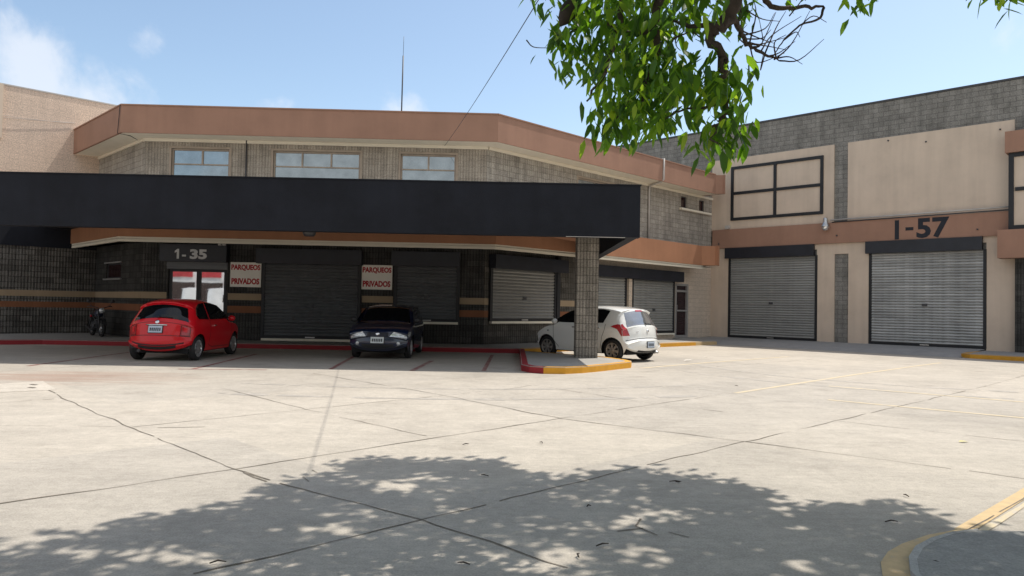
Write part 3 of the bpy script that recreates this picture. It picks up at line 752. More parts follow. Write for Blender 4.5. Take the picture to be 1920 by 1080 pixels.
# ------------------------------------------------------------------ canopy
CP = wempty('canopy', (-4.5, 19, 0), 0, 'long flat black canopy over the parking bays on one ribbed block column', 'canopy')
FR_, FLc = (3.0, 17.36), (-13.6, 17.2)
cf = Frame(FLc, (FR_[0] - FLc[0], FR_[1] - FLc[1], 0)); CL = math.dist(FR_, FLc)
ZB, ZC = 3.14, 4.365
MB().box(cf, 0, CL, -.30, 0, ZB, ZC).build('front_beam', 'navy', CP)
MB().box(cf, -.02, CL + .02, -.34, .02, ZC + .002, ZC + .03).build('beam_cap', 'navy', CP)
back_r = RD.p(4.4, .9, 0); bl = LW.p(-2.3, 0, 0)
sf = Frame((3.0, 17.36 + .302), (0, 1, 0))
LR = back_r.y + .25 - 17.662
MB().box(sf, 0, LR, -.24, 0, ZB + .02, ZC - .003).build('side_beam', 'navy', CP)
MB().box(LW, -14, -.02, .003, .045, 3.30, 4.36).build('wall_beam', 'navy', CP)
sl = MB(); A_ = isect(LD, .92, MID, .92); B_ = isect(MID, .92, RD, .92); C_ = isect(LD, .92, LW, .02); E_ = RD.p(4.3, .92, 0)
sl.prism([(FLc[0] + .3, FLc[1] + .29), (2.77, 17.66), (2.77, E_.y), (B_.x, B_.y), (A_.x, A_.y), (C_.x, C_.y), (bl.x + .4, bl.y + .1)], 4.02, 4.22)
sl.build('roof_slab', 'black', CP)
sl = MB(); sl.face([(*q, 4.226) for q in ((FLc[0] + .3, FLc[1] + .29), (2.77, 17.66), (2.77, E_.y), (B_.x, B_.y), (A_.x, A_.y), (C_.x, C_.y), (bl.x + .4, bl.y + .1))]); sl.build('bounce_sheet', 'pave', CP)  # pale sheet added out of view, bounces sun onto the upper wall and soffit
col = Frame((1.69, 19.25), (1, .0, 0))
MB().box(col, 0, .575, -.55, 0, .14, 4.02).build('column', 'blockcol', CP)
cl = MB(); cl.lathe([(0, -.10), (.12, -.10), (.16, -.04), (.16, 0)], Matrix.Translation(at(580, 430, 18.2).to_2d().to_3d() + Vector((0, 0, 3.2))), 14)
cl.build('ceiling_lamp', 'darkmetal', CP)
mb = MB().box(cf, CL - 1.75, CL - .35, -.02, .006, ZB - .012, ZB - .002); mb.build('bare_edge', 'pipe', CP)

# ------------------------------------------------------------------ left building
LBd = wempty('left_building', LW.p(-6, -3, 0), 0, 'beige painted block building at the left edge rising above the canopy', 'building')
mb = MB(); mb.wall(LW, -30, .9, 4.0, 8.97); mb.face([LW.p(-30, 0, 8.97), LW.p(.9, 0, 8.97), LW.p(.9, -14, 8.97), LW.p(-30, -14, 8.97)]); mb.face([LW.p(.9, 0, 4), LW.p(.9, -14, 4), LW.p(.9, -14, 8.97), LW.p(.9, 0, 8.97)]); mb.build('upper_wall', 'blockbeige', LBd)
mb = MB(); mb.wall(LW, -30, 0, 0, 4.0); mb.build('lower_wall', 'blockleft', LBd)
MB().box(LW, -30, .9, -.02, .02, 8.972, 9.02).build('coping', 'pipe', LBd)
MB().box(LW, -9, -3.17, 0.003, .12, 7.06, 8.965).build('raised_panel', 'beige', LBd)
for nm, z0, z1, m_ in (('beige_stripe', 1.50, 1.72, 'stripeb'), ('brown_stripe', 1.10, 1.31, 'stripeo')):
    mb = MB(); mb.face([LW.p(-30, .004, z0), LW.p(0, .004, z0), LW.p(0, .004, z1), LW.p(-30, .004, z1)]); mb.build(nm, m_, LBd)
cb_ = MB()
def sag(a, b, d, n=14): return [a.lerp(b, i / n) - Vector((0, 0, d * 4 * (i / n) * (1 - i / n))) for i in range(n + 1)]
cb_.tube(sag(LW.p(-9, .13, 7.9), LW.p(-.9, .03, 8.05), .25), .006, 5); cb_.build('wall_cable', 'pipe', LBd)
cb_ = MB(); cb_.tube(sag(LW.p(-9, .14, 8.35), LW.p(-.9, .03, 8.02), .3), .006, 5); cb_.build('wall_cable', 'pipe', LBd)

# ------------------------------------------------------------------ warehouse on the right
WH = wempty('warehouse', RB.p(6, -5, 0), 0, 'tall beige warehouse with grey block parapet, two loading shutters and I-57 on its brown band', 'warehouse')
mb = MB(); mb.wall(RB, -14, 26, 0, 10.2); mb.face([RB.p(-14, 0, 10.2), RB.p(26, 0, 10.2), RB.p(26, -30, 10.2), RB.p(-14, -30, 10.2)]); mb.build('block_wall', 'blockpar', WH)
MB().box(RB, -14, 26, -.1, .03, 10.203, 10.28).build('coping', 'darkmetal', WH)
P6 = .07
mb = MB()
mb.box(RB, .0, .93, .001, P6, .1, 4.43).box(RB, 5.12, 5.87, .001, P6, .1, 4.43).box(RB, 5.87, 6.45, .001, P6, 3.97, 4.43).box(RB, 6.45, 7.28, .001, P6, .1, 4.43).box(RB, 11.47, 12.42, .001, P6, .1, 4.43)
mb.box(RB, .93, 5.12, .001, P6, 4.2, 4.43).box(RB, 7.28, 11.47, .001, P6, 4.2, 4.43)
mb.build('lower_render', 'beige', WH)
mb = MB().box(RB, .0, 5.82, .001, P6, 5.30, 8.70); mb.build('render_panel', 'beige', WH)
mb = MB().box(RB, 6.40, 12.35, .001, P6, 5.30, 8.70); mb.build('render_panel', 'beige', WH)
MB().box(RB, .1, 12.3, .001, .17, 4.432, 5.32).build('brown_band', 'brown', WH)
f = MB(); q0, q1 = P6 + .001, P6 + .06
f.box(RB, 1.02, 5.38, q0, q1, 8.16, 8.29).box(RB, 1.02, 5.38, q0, q1, 5.73, 5.86)
for a in (1.02, 3.13, 5.25): f.box(RB, a, a + .13, q0, q1 - .003, 5.86, 8.16)
f.box(RB, 1.15, 3.13, q0, q1 - .005, 6.95, 7.08).box(RB, 3.26, 5.25, q0, q1 - .005, 6.95, 7.08)
f.build('window_frame', 'black', WH)
shutter(WH, RB, 1.02, 5.05, .30, 3.95, (.80, 5.03, 3.93, 4.427, .24), 'shutter', .11)
shutter(WH, RB, 7.38, 11.38, .30, 3.95, (7.18, 11.36, 3.93, 4.427, .24), 'shutterold', .11)
MB().box(RB, 8.30, 8.46, .171, .176, 4.46, 5.24).build('painted_number', 'navyink', WH); MB().box(RB, 8.70, 8.99, .171, .176, 4.80, 4.93).build('painted_number', 'navyink', WH)
text_mesh('painted_number', '57', 'navyink', WH, RB, 9.10, 4.46, .172, 1.16, .80, .035, .003)
c = MB(); c.tube([RB.p(5.75, .22, 5.42), RB.p(12.25, .22, 5.47)], .03, 6); c.build('conduit', 'pipe', WH)
c = MB(); c.tube([RB.p(5.8, .20, 5.33), RB.p(12.25, .20, 5.36)], .022, 6); c.build('conduit', 'darkmetal', WH)
for s_, z_ in ((1.55, 8.55), (8.0, 8.55), (9.4, 8.3), (11.9, 8.4), (.45, 4.65), (6.0, 4.75), (11.2, 4.7)):
    c = MB(); c.lathe([(.035, 0), (.03, .04), (0, .05)], Matrix.Translation(RB.p(s_, P6 if z_ > 6 else .17, z_)) @ RB.n.to_track_quat('Z', 'Y').to_matrix().to_4x4(), 8); c.build('anchor_bolt', 'darkmetal', WH)
# projecting bay at the right edge
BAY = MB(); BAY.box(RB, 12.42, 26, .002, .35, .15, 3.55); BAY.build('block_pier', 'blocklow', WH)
MB().box(RB, 11.95, 26, .18, .75, 3.552, 4.58).build('bay_band', 'brown', WH)
MB().box(RB, 12.25, 26, .07, .42, 4.582, 7.40).build('bay_render', 'beige', WH)
MB().box(RB, 12.15, 26, .07, .6, 7.403, 8.18).build('bay_band', 'brown', WH)
f = MB(); f.box(RB, 12.24, 26, .421, .48, 7.25, 7.40).box(RB, 12.24, 26, .421, .48, 4.585, 4.75).box(RB, 12.44, 26, .421, .475, 6.0, 6.13)
for a in (12.24, 14.3, 16.4, 18.5): f.box(RB, a, a + .16, .421, .477, 4.75, 7.25)
f.box(RB, 12.238, 12.25, .07, .42, 4.6, 7.39)
f.build('bay_window_frame', 'black', WH)

# lamp and sensor on the warehouse
WL = wempty('wall_lamp', RB.p(5.6, .3, 5.3), 0, 'small grey dome lamp hanging at the end of the pipe above the brown band', 'lamp')
c = MB(); T = Matrix.Translation(RB.p(5.58, .34, 5.12))
c.lathe([(.0, .40), (.08, .40), (.09, .34), (.08, .24), (.11, .16), (.175, .03), (.175, .01), (.16, .01)], T, 18); c.build('lamp_shade', 'metal', WL)
c = MB(); c.lathe([(.155, .012), (.14, -.07), (.08, -.14), (0, -.155)], T, 18); c.build('lamp_glass', 'white2', WL)
c = MB(); c.tube([RB.p(5.58, .17, 5.48), RB.p(5.58, .34, 5.50), RB.p(5.58, .34, 5.50 - .02)], .03, 6); c.build('bracket', 'pipe', WL)
SB = MB().box(RB, .78, 1.0, P6, .2, 5.40, 5.50); SB.box(RB, .80, .98, .10, .24, 5.345, 5.395); tag(SB.build('junction_box', 'pipe'), 'small pale box with dark underside fixed to the beige wall below the black window frame', 'box')

# ------------------------------------------------------------------ antenna and cables
am = MB(); b0 = MID.p(-3.1, -1.2, 7.5); am.tube([b0, b0 + Vector((.02, 0, 2.85))], .026, 6); am.tube([b0 + Vector((.02, 0, 2.85)), b0 + Vector((.03, 0, 3.55))], .008, 5)
tag(am.build('antenna_mast', 'darkmetal'), 'thin dark antenna mast standing on the roof behind the brown roof band', 'antenna')
oc = MB(); A0 = MID.p(-1.45, .03, 6.88); Bq = at(990, 0, 9.0); dirq = (Bq - A0); end = A0 + dirq * 1.9
oc.tube(sag(A0, end, .22, 30), .006, 5)
tag(oc.build('overhead_cable', 'cable'), 'thin dark overhead cable running from the sky down to the facade above the windows', 'cable')
up_ = wempty('utility_pole', (end.x, end.y, 0), 0, 'round concrete pole behind the viewer carrying the overhead cable', 'pole')
c = MB(); c.tube([(end.x, end.y - .2, 0), (end.x, end.y - .2, end.z + 1)], [.17, .11], 12); c.build('shaft', 'pave', up_)
c = MB(); c.box(Frame((end.x, end.y), (1, 0, 0)), -.5, .5, 0.02, .1, end.z - .05, end.z + .05); c.build('crossarm', 'darkmetal', up_)
# ------------------------------------------------------------------ cars
def catmull(pts, n):
    P = [Vector(p) for p in pts]; P = [P[0] * 2 - P[1]] + P + [P[-1] * 2 - P[-2]]; out = []
    for i in range(1, len(P) - 2):
        a, b, c, d = P[i - 1:i + 3]
        for k in range(n):
            t = k / n
            out.append(.5 * ((2 * b) + (c - a) * t + (2 * a - 5 * b + 4 * c - d) * t * t + (3 * b - a - 3 * c + d) * t ** 3))
    out.append(P[-2]); return out

class Car:
    """Body built from one smoothed centre profile (front bumper, bonnet, roof, tail) and a side surface W(x, z)."""
    def __init__(s, prof, hw, belt, tumble, wb0, wb1, wr, sill=.24, crown=.055, bulge=.17, n=7, arch=.055, endnarrow=.12):
        s.C = [Vector((p.x, p.y)) for p in catmull([(x, z) for x, z in prof], n)]
        s.ctrl = n; s.hw, s.belt, s.tumble, s.wr, s.sill, s.crown, s.bulge, s.arch = hw, belt, tumble, wr, sill, crown, bulge, arch
        s.wx = (wb0, wb1); s.xmin = min(c.x for c in s.C); s.xmax = max(c.x for c in s.C); s.en = endnarrow
        s.N = []
        for i in range(len(s.C)):
            t = (s.C[min(i + 1, len(s.C) - 1)] - s.C[max(i - 1, 0)]).normalized(); s.N.append(Vector((t.y, -t.x)) * -1 if False else Vector((-t.y, t.x)) * -1)
        # profile runs front -> roof -> rear, so the outward normal is to the right of travel in (x, z) with x decreasing
        for i, nn in enumerate(s.N):
            mid = Vector(((s.xmin + s.xmax) / 2, .55))
            if nn.dot(s.C[i] - mid) < 0: s.N[i] = -nn
    def W(s, x, z):
        c = (s.xmin + s.xmax) / 2; h = (s.xmax - s.xmin) / 2; u = abs(x - c) / h
        w = s.hw * (1 - s.en * max(0, (u - .5) / .5) ** 2.2)
        if z < .5: w *= 1 - .06 * ((.5 - z) / .3) ** 2
        if z > s.belt - .06:
            d = z - s.belt + .06; w -= s.tumble * d * d / (d + .10)
        if .5 < z < s.belt: w += .012 * math.sin((z - .5) / (s.belt - .5) * math.pi)
        return w
    def ins(s, i, v):
        return s.crown * abs(v) ** 4 + s.bulge * abs(s.N[i].x) ** 1.5 * v * v
    def T(s, i, v, off=0.):
        e = s.C[i] - s.N[i] * s.ins(i, 1); w = s.W(e.x, e.y)
        p = s.C[i] - s.N[i] * (s.ins(i, v) - off)
        return Vector((p.x, v * w, p.y))
    def edge(s): return [s.C[i] - s.N[i] * s.ins(i, 1) for i in range(len(s.C))]
    def idx(s, ctrl): return int(round(ctrl * s.ctrl))
    def strip(s, mb, i0, i1, v0, v1, off=0., nv=14, shape=None):
        rows = []
        for i in range(i0, i1 + 1):
            t = (i - i0) / max(1, i1 - i0); a, b = (v0, v1) if shape is None else shape(t)
            rows.append([mb.bm.verts.new(s.T(i, a + (b - a) * k / nv, off)) for k in range(nv + 1)])
        for r, q in zip(rows, rows[1:]):
            for k in range(nv):
                f = mb.bm.faces.new((r[k], r[k + 1], q[k + 1], q[k])); f.smooth = True
        return rows
    def side(s, mb, poly, off=0., step=.07, sides=(1, -1)):
        poly = [Vector(p) for p in poly]
        xs = [p.x for p in poly]; zs = [p.y for p in poly]; pts = list(poly); n = len(poly)
        def inside(q):
            c = False
            for i in range(n):
                a, b = poly[i], poly[i - 1]
                if (a.y > q.y) != (b.y > q.y) and q.x < (b.x - a.x) * (q.y - a.y) / (b.y - a.y) + a.x: c = not c
            return c
        x = min(xs) + step * .5
        while x < max(xs):
            z = min(zs) + step * .5
            while z < max(zs):
                q = Vector((x, z))
                if inside(q) and min((q - p).length for p in poly) > step * .35: pts.append(q)
                z += step
            x += step
        V, _, Fc, *_r = geometry.delaunay_2d_cdt(pts, [(i, (i + 1) % n) for i in range(n)], [list(range(n))], 1, 1e-5)
        for sg in sides:
            vs = [mb.bm.verts.new((v.x, sg * (s.W(v.x, v.y) + off), v.y)) for v in V]
            for f in Fc:
                q = [vs[k] for k in (f if sg < 0 else reversed(f))]
                try: mb.bm.faces.new(q).smooth = True
                except ValueError: pass
    def body(s, parent, m):
        mb = MB(); s.strip(mb, 0, len(s.C) - 1, -1, 1, 0, 18)
        E = s.edge(); poly = list(E)
        zb = s.sill; r = s.wr + s.arch
        def arc(cx):
            a0 = math.asin(max(-1, min(1, (zb - s.wr) / r)))
            return [Vector((cx - r * math.cos(a), s.wr + r * math.sin(a))) for a in [a0 + (math.pi - 2 * a0) * k / 14 for k in range(15)]]
        r_, f_ = min(s.wx), max(s.wx)
        poly += [p for p in arc(r_)] + [p for p in arc(f_)]
        s.side(mb, poly, 0, .075)
        bmesh.ops.remove_doubles(mb.bm, verts=mb.bm.verts, dist=.004)
        bmesh.ops.recalc_face_normals(mb.bm, faces=mb.bm.faces)
        o = mb.build('body', m, parent)
        me = o.data
        try:
            me.set_sharp_from_angle(angle=R(42))
        except Exception: pass
        # dark inner tub seen through the arches and under the sills
        u = MB(); ww = s.hw - .14
        u.xbox(s.xmin + .28, s.xmax - .3, -ww, ww, zb - .03, .78); u.build('underbody', 'dark', parent)
        a = MB()
        for cx in s.wx:
            for sg in (1, -1):
                rr = r - .002; pr = [(cx - rr * math.cos(k * math.pi / 12), s.wr + rr * math.sin(k * math.pi / 12)) for k in range(13)]
                for p, q in zip(pr, pr[1:]):
                    y0 = sg * (s.W((p[0] + q[0]) / 2, (p[1] + q[1]) / 2) - .03); y1 = sg * (s.hw - .28)
                    a.face([(p[0], y0, p[1]), (q[0], y0, q[1]), (q[0], y1, q[1]), (p[0], y1, p[1])])
        a.build('wheel_arch', 'plastic', parent)
        return o
    def wheels(s, parent, rim='alloy', spokes=6, hub=.62):
        for cx in s.wx:
            for sg in (1, -1):
                T = Matrix.Translation((cx, sg * (s.hw - .115), s.wr)) @ Matrix.Rotation(-sg * math.pi / 2, 4, 'X')
                r = s.wr; b = MB()
                b.lathe([(r * .66, -.08), (r * .9, -.085), (r * .985, -.06), (r, -.03), (r, .03), (r * .985, .06), (r * .9, .088), (r * .70, .08), (r * .66, .06)], T, 28)
                w = b.build('wheel', 'rubber', parent)
                b = MB(); b.lathe([(r * .67, -.07), (r * .67, .07), (r * .71, .083), (r * .64, .072), (r * .62, .03), (0, .02)], T, 28)
                rr = b.build('rim_well', 'darkmetal', w)
                b = MB()
                b.lathe([(r * .60, .055), (r * .645, .08), (r * .70, .087), (r * .665, .05)], T, 28)
                b.lathe([(0, .085), (r * .10, .083), (r * .16, .07), (r * .16, .03)], T, 14)
                for k in range(spokes):
                    A = T @ Matrix.Rotation(2 * math.pi * k / spokes + .3, 4, 'Z')
                    p0, p1 = r * .08, r * .66; w0, w1 = r * .085, r * .125
                    q = lambda x, y, z: A @ Vector((x, y, z))
                    b.face([q(p0, -w0, .078), q(p1, -w1, .076), q(p1, w1, .076), q(p0, w0, .078)])
                    b.face([q(p0, -w0, .04), q(p1, -w1, .03), q(p1, -w1, .076), q(p0, -w0, .078)])
                    b.face([q(p0, w0, .078), q(p1, w1, .076), q(p1, w1, .03), q(p0, w0, .04)])
                b.build('rim', rim, w)
    def rear_edge(s, z0, z1):
        E = s.edge(); n = len(E) // 2; return [p for p in E[n:] if z0 <= p.y <= z1]
    def rear_range(s, z0, z1):
        n = len(s.C) // 2; k = [i for i in range(n, len(s.C)) if z0 <= s.edge()[i].y <= z1]; return k[0], k[-1]
    def front_edge(s, z0, z1):
        E = s.edge(); n = len(E) // 2; return [p for p in E[:n] if z0 <= p.y <= z1]
    def quad(s, mb, i0, i1, v0, v1, off): s.strip(mb, i0, i1, v0, v1, off, 6)
    def side_at(s, x, z, sg=-1, off=0.): return Vector((x, sg * (s.W(x, z) + off), z))

def mirror(car, parent, x, z, m):
    for sg in (1, -1):
        b = MB(); c = car.side_at(x, z, sg, .10)
        b.lathe([(0, -.07), (.05, -.06), (.078, -.01), (.07, .04), (0, .06)], Matrix.Translation(c) @ Matrix.Rotation(math.pi / 2, 4, 'Y') @ Matrix.Scale(1.25, 4, (0, 1, 0)), 14)
        b.tube([car.side_at(x + .03, z - .04, sg, -.01), c], .018, 6)
        b.build('wing_mirror', m, parent)

def seam(car, mb, pts, w=.012, off=.0025, sides=(1, -1)):
    """Thin dark panel gap following the side surface."""
    for sg in sides:
        for a, b in zip(pts, pts[1:]):
            a, b = Vector(a), Vector(b); k = max(1, int((b - a).length / .06)); d = (b - a).normalized(); nn = Vector((-d.y, d.x)) * w / 2
            for i in range(k):
                p, q = a.lerp(b, i / k), a.lerp(b, (i + 1) / k)
                f = [car.side_at(*(p - nn), sg, off), car.side_at(*(q - nn), sg, off), car.side_at(*(q + nn), sg, off), car.side_at(*(p + nn), sg, off)]
                mb.face(f)

def plate(car, parent, i, v, wd, ht, m, off=.012, nrm=None):
    c = car.T(i, v, off); n2 = car.N[i]; n = Vector((n2.x, 0, n2.y)).normalized(); t = Vector((0, 1, 0)); u = n.cross(t).normalized()
    if u.z < 0: u = -u
    mb = MB()
    def bx(mb, w, h, d0, d1, cy=0, cz=0):
        P = lambda a, b_, d: c + t * (a + cy) + u * (b_ + cz) + n * d
        q = [P(-w, -h, d1), P(w, -h, d1), P(w, h, d1), P(-w, h, d1)]; mb.face(q)
        r = [P(-w, -h, d0), P(w, -h, d0), P(w, h, d0), P(-w, h, d0)]
        for k in range(4): mb.face([q[k], r[k], r[(k + 1) % 4], q[(k + 1) % 4]])
    bx(mb, wd / 2 + .012, ht / 2 + .012, -.02, .0); pf = mb.build('plate_holder', 'plastic', parent, True)
    mb = MB(); bx(mb, wd / 2, ht / 2, .0, .006); mb.build('number_plate', m, pf, True)
    mb = MB()
    for k in range(6): bx(mb, wd * .045, ht * .24, .006, .0075, (k - 2.5) * wd * .14, -.005)
    mb.build('plate_marks', 'navyink', pf, True)

def disc(parent, name, car, i, v, r, m, off=.012):
    c = car.T(i, v, off); n2 = car.N[i]; n = Vector((n2.x, 0, n2.y)).normalized()
    b = MB(); b.lathe([(r, -.01), (r, .0), (r * .8, .008), (0, .01)], Matrix.Translation(c) @ n.to_track_quat('Z', 'Y').to_matrix().to_4x4(), 16); return b.build(name, m, parent)

# red hatchback seen from behind ----------------------------------------------
rc = empty('parked_car', (-8.36, 19.05, 0), R(90.5), 'small rounded red hatchback parked nose in before the glass door', 'car', 'cars parked by the building')
K = Car([(1.64, .22), (1.74, .34), (1.77, .50), (1.73, .66), (1.60, .80), (1.28, .92), (.92, 1.00), (.62, 1.19), (.30, 1.39), (-.15, 1.475), (-.70, 1.48), (-1.20, 1.42), (-1.35, 1.34), (-1.53, 1.13), (-1.62, 1.01), (-1.69, .90), (-1.725, .76), (-1.75, .60), (-1.775, .46), (-1.74, .34), (-1.64, .24)],
        .80, .90, .46, -1.15, 1.15, .295, .22, crown=.085, bulge=.24, endnarrow=.16)
K.body(rc, 'redcar'); K.wheels(rc, 'alloy', 9)
b = MB(); K.strip(b, K.idx(11.95), K.idx(13.85), -.80, .80, .006, 12, lambda t: (-.80 - .06 * t, .80 + .06 * t)); rw = b.build('rear_window', 'tint', rc)
b = MB(); p = [K.T(K.idx(13.75), v, .022) for v in (.02, -.2, -.42)]; b.tube(p, .011, 5); b.lathe([(0, 0), (.03, 0), (.03, .03), (0, .03)], Matrix.Translation(K.T(K.idx(13.9), 0, .012)), 8); b.build('rear_wiper', 'plastic', rc)
for sg in (1, -1):
    b = MB(); K.side(b, [(.86, .99), (.52, 1.19), (.28, 1.335), (-.1, 1.395), (-.48, 1.40), (-.50, .985)], .005, .09, (sg,)); b.build('door_window', 'tint', rc)
for sg in (1, -1):
    b = MB(); K.side(b, [(-.56, .985), (-.54, 1.395), (-.85, 1.375), (-1.08, 1.27), (-1.20, 1.09), (-1.12, 1.0)], .005, .09, (sg,)); b.build('quarter_window', 'tint', rc)
b = MB(); K.strip(b, K.idx(6.2), K.idx(8.0), -.84, .84, .005, 12); b.build('windscreen', 'tint', rc)
b = MB(); seam(K, b, [(.84, .97), (.82, .42), (.70, .30)]); seam(K, b, [(-.53, .97), (-.55, .6), (-.62, .36), (-.4, .3), (.7, .29)]); b.build('door_gap', 'plastic', rc)
for sg in (1, -1):
    b = MB(); K.strip(b, K.idx(15.05), K.idx(16.75), sg * .70, sg * .90, .010, 6); b.build('tail_light', 'taillight', rc)
for sg in (1, -1):
    b = MB(); K.strip(b, K.idx(15.45), K.idx(16.35), sg * .755, sg * .845, .016, 4); b.build('lamp_centre', 'redcar', rc)
    for q0, q1, w0, w1 in ((14.95, 15.08, .69, .91), (16.75, 16.9, .69, .91), (15.05, 16.8, .68, .70), (15.05, 16.8, .90, .92)):
        b = MB(); K.strip(b, K.idx(q0), max(K.idx(q0) + 1, K.idx(q1)), sg * w0, sg * w1, .013, 4); b.build('lamp_rim', 'darkred', rc)
b = MB(); b.tube([K.T(K.idx(15.25), v, .022) for v in (-.32, -.16, 0, .16, .32)], .016, 6); b.build('tailgate_handle', 'chrome', rc)
b = MB(); seam_i = K.idx(16.85); b.tube([K.T(seam_i, v, .001) for v in [k / 8 - .93 for k in range(16)]], .008, 4); b.tube([K.T(K.idx(14.75), v, .001) for v in [k / 8 - .86 for k in range(15)]], .006, 4); b.build('tailgate_gap', 'plastic', rc)
b = MB(); b.tube([K.T(K.idx(18.6), v, .003) for v in [k / 8 - .80 for k in range(14)]], .016, 5); b.build('bumper_vent', 'plastic', rc)
b = MB(); b.tube([K.T(K.idx(11.55), v, .022) for v in (-.72, -.4, 0, .4, .72)], .022, 6); b.build('roof_spoiler', 'redcar', rc)
b = MB(); K.strip(b, K.idx(11.62), K.idx(11.8), -.16, .16, .012, 4); b.build('brake_light', 'taillight', rc)
b = MB(); K.strip(b, K.idx(18.9), K.idx(19.6), -.60, .60, .005, 8); b.build('bumper_insert', 'plastic', rc)
disc(rc, 'round_emblem', K, K.idx(14.65), 0, .05, 'chrome'); plate(K, rc, K.idx(15.95), .02, .32, .16, 'plate', .016)
b = MB(); b.tube([K.side_at(-.36, .83, sg, .02) for sg in (-1,)] + [K.side_at(-.22, .835, -1, .02)], .016, 6); b.build('door_handle', 'chrome', rc)
b = MB(); b.tube([(-1.55, .42, .26), (-1.70, .42, .25)], .035, 8); b.build('exhaust_pipe', 'darkmetal', rc)
mirror(K, rc, .72, 1.0, 'redcar')

# navy estate seen from the front ----------------------------------------------
bc = empty('parked_car', (-3.50, 21.25, 0), R(-89.5), 'dark navy estate car reversed in under the canopy with clear headlights showing', 'car', 'cars parked by the building')
K = Car([(1.95, .22), (2.04, .32), (2.07, .44), (2.055, .56), (2.03, .62), (2.00, .70), (1.94, .765), (1.75, .83), (1.3, .925), (.98, .985), (.62, 1.19), (.30, 1.355), (-.2, 1.435), (-1.0, 1.45), (-1.65, 1.40), (-1.90, 1.10), (-2.0, .95), (-2.06, .7), (-2.07, .5), (-2.0, .26)],
        .815, .92, .40, -1.23, 1.21, .29, .21, crown=.06, bulge=.20, endnarrow=.13)
K.body(bc, 'navycar'); K.wheels(bc, 'alloy', 7)
b = MB(); K.strip(b, K.idx(9.15), K.idx(11.1), -.86, .86, .005, 12, lambda t: (-.86 + .02 * t, .86 - .02 * t)); b.build('windscreen', 'tint', bc)
for sg in (1, -1):
    b = MB(); K.side(b, [(.86, .985), (.5, 1.19), (.26, 1.31), (-.2, 1.37), (-.28, .98)], .005, .09, (sg,)); b.build('door_window', 'tint', bc)
for sg in (1, -1):
    b = MB(); K.side(b, [(-.36, .98), (-.30, 1.37), (-.95, 1.375), (-1.05, .99)], .005, .09, (sg,)); b.build('door_window', 'tint', bc)
for sg in (1, -1):
    b = MB(); K.side(b, [(-1.13, .99), (-1.05, 1.37), (-1.6, 1.33), (-1.75, 1.05)], .005, .09, (sg,)); b.build('quarter_window', 'tint', bc)
b = MB(); K.strip(b, K.idx(14.2), K.idx(15.8), -.82, .82, .005, 10); b.build('rear_window', 'tint', bc)
for sg in (1, -1):
    b = MB(); K.strip(b, K.idx(3.85), K.idx(5.75), sg * .40, sg * .95, .010, 8, (lambda q: (lambda t: (q * (.40 + .13 * t), q * .96)))(sg))
    K.side(b, [(p.x, p.y) for p in K.front_edge(.56, .72)] + [(1.60, .735), (1.50, .70), (1.62, .60)], .008, .05, (sg,))
    h = b.build('headlight', 'headlight', bc)
    disc(bc, 'fog_lamp', K, K.idx(1.75), sg * .70, .052, 'headlight', .006)
b = MB(); K.strip(b, K.idx(3.9), K.idx(5.25), -.36, .36, .007, 8); gr = b.build('grille', 'plastic', bc)
b = MB()
for c_ in (4.1, 4.55, 5.0): b.tube([K.T(K.idx(c_), v, .012) for v in (-.34, -.17, 0, .17, .34)], .009, 5)
b.build('grille_bar', 'navycar', gr)
b = MB(); K.strip(b, K.idx(1.0), K.idx(1.7), -.55, .55, .006, 10); b.build('air_intake', 'plastic', bc)
b = MB(); b.tube([K.T(K.idx(3.55), v, .001) for v in [k / 8 - .93 for k in range(16)]], .008, 4); b.build('bumper_gap', 'plastic', bc)
b = MB(); b.tube([K.T(K.idx(.9), v, .012) for v in [k / 8 - .86 for k in range(15)]], .012, 5); b.build('bumper_lip', 'plastic', bc)
disc(bc, 'round_emblem', K, K.idx(4.75), 0, .055, 'chrome', .02); plate(K, bc, K.idx(2.5), .0, .34, .16, 'platew', .014)
b = MB(); seam(K, b, [(.84, .97), (.82, .42), (.7, .3)]); seam(K, b, [(-.33, .97), (-.36, .3)]); b.build('door_gap', 'plastic', bc)
mirror(K, bc, .80, 1.02, 'plastic')

# white hatchback behind the column ---------------------------------------------
wc = empty('parked_car', (2.50, 21.55, 0), R(135.5), 'white five door hatchback parked half behind the ribbed column with red tail lights', 'car', 'cars parked by the building')
K = Car([(1.72, .22), (1.81, .34), (1.84, .48), (1.80, .66), (1.68, .80), (1.40, .93), (1.05, 1.03), (.70, 1.25), (.35, 1.43), (-.15, 1.515), (-.80, 1.52), (-1.32, 1.46), (-1.45, 1.40), (-1.60, 1.18), (-1.68, 1.04), (-1.73, .96), (-1.77, .80), (-1.79, .66), (-1.845, .58), (-1.86, .44), (-1.80, .32), (-1.70, .25)],
        .845, .97, .36, -1.17, 1.21, .305, .23, crown=.07, bulge=.20, endnarrow=.13)
K.body(wc, 'whitecar'); K.wheels(wc, 'alloyd', 7)
b = MB(); K.strip(b, K.idx(12.0), K.idx(14.1), -.76, .76, .006, 12, lambda t: (-.78 - .06 * t, .78 + .06 * t)); b.build('rear_window', 'rearglass', wc)
b = MB(); b.tube([K.T(K.idx(14.05), v, .022) for v in (.02, -.2, -.40)], .012, 5); b.lathe([(0, 0), (.035, 0), (.03, .03), (0, .03)], Matrix.Translation(K.T(K.idx(14.2), 0, .01)), 8); b.build('rear_wiper', 'plastic', wc)
for sg in (1, -1):
    b = MB(); K.side(b, [(.98, 1.03), (.62, 1.25), (.36, 1.37), (-.02, 1.425), (-.02, 1.03)], .005, .09, (sg,)); b.build('door_window', 'tint', wc)
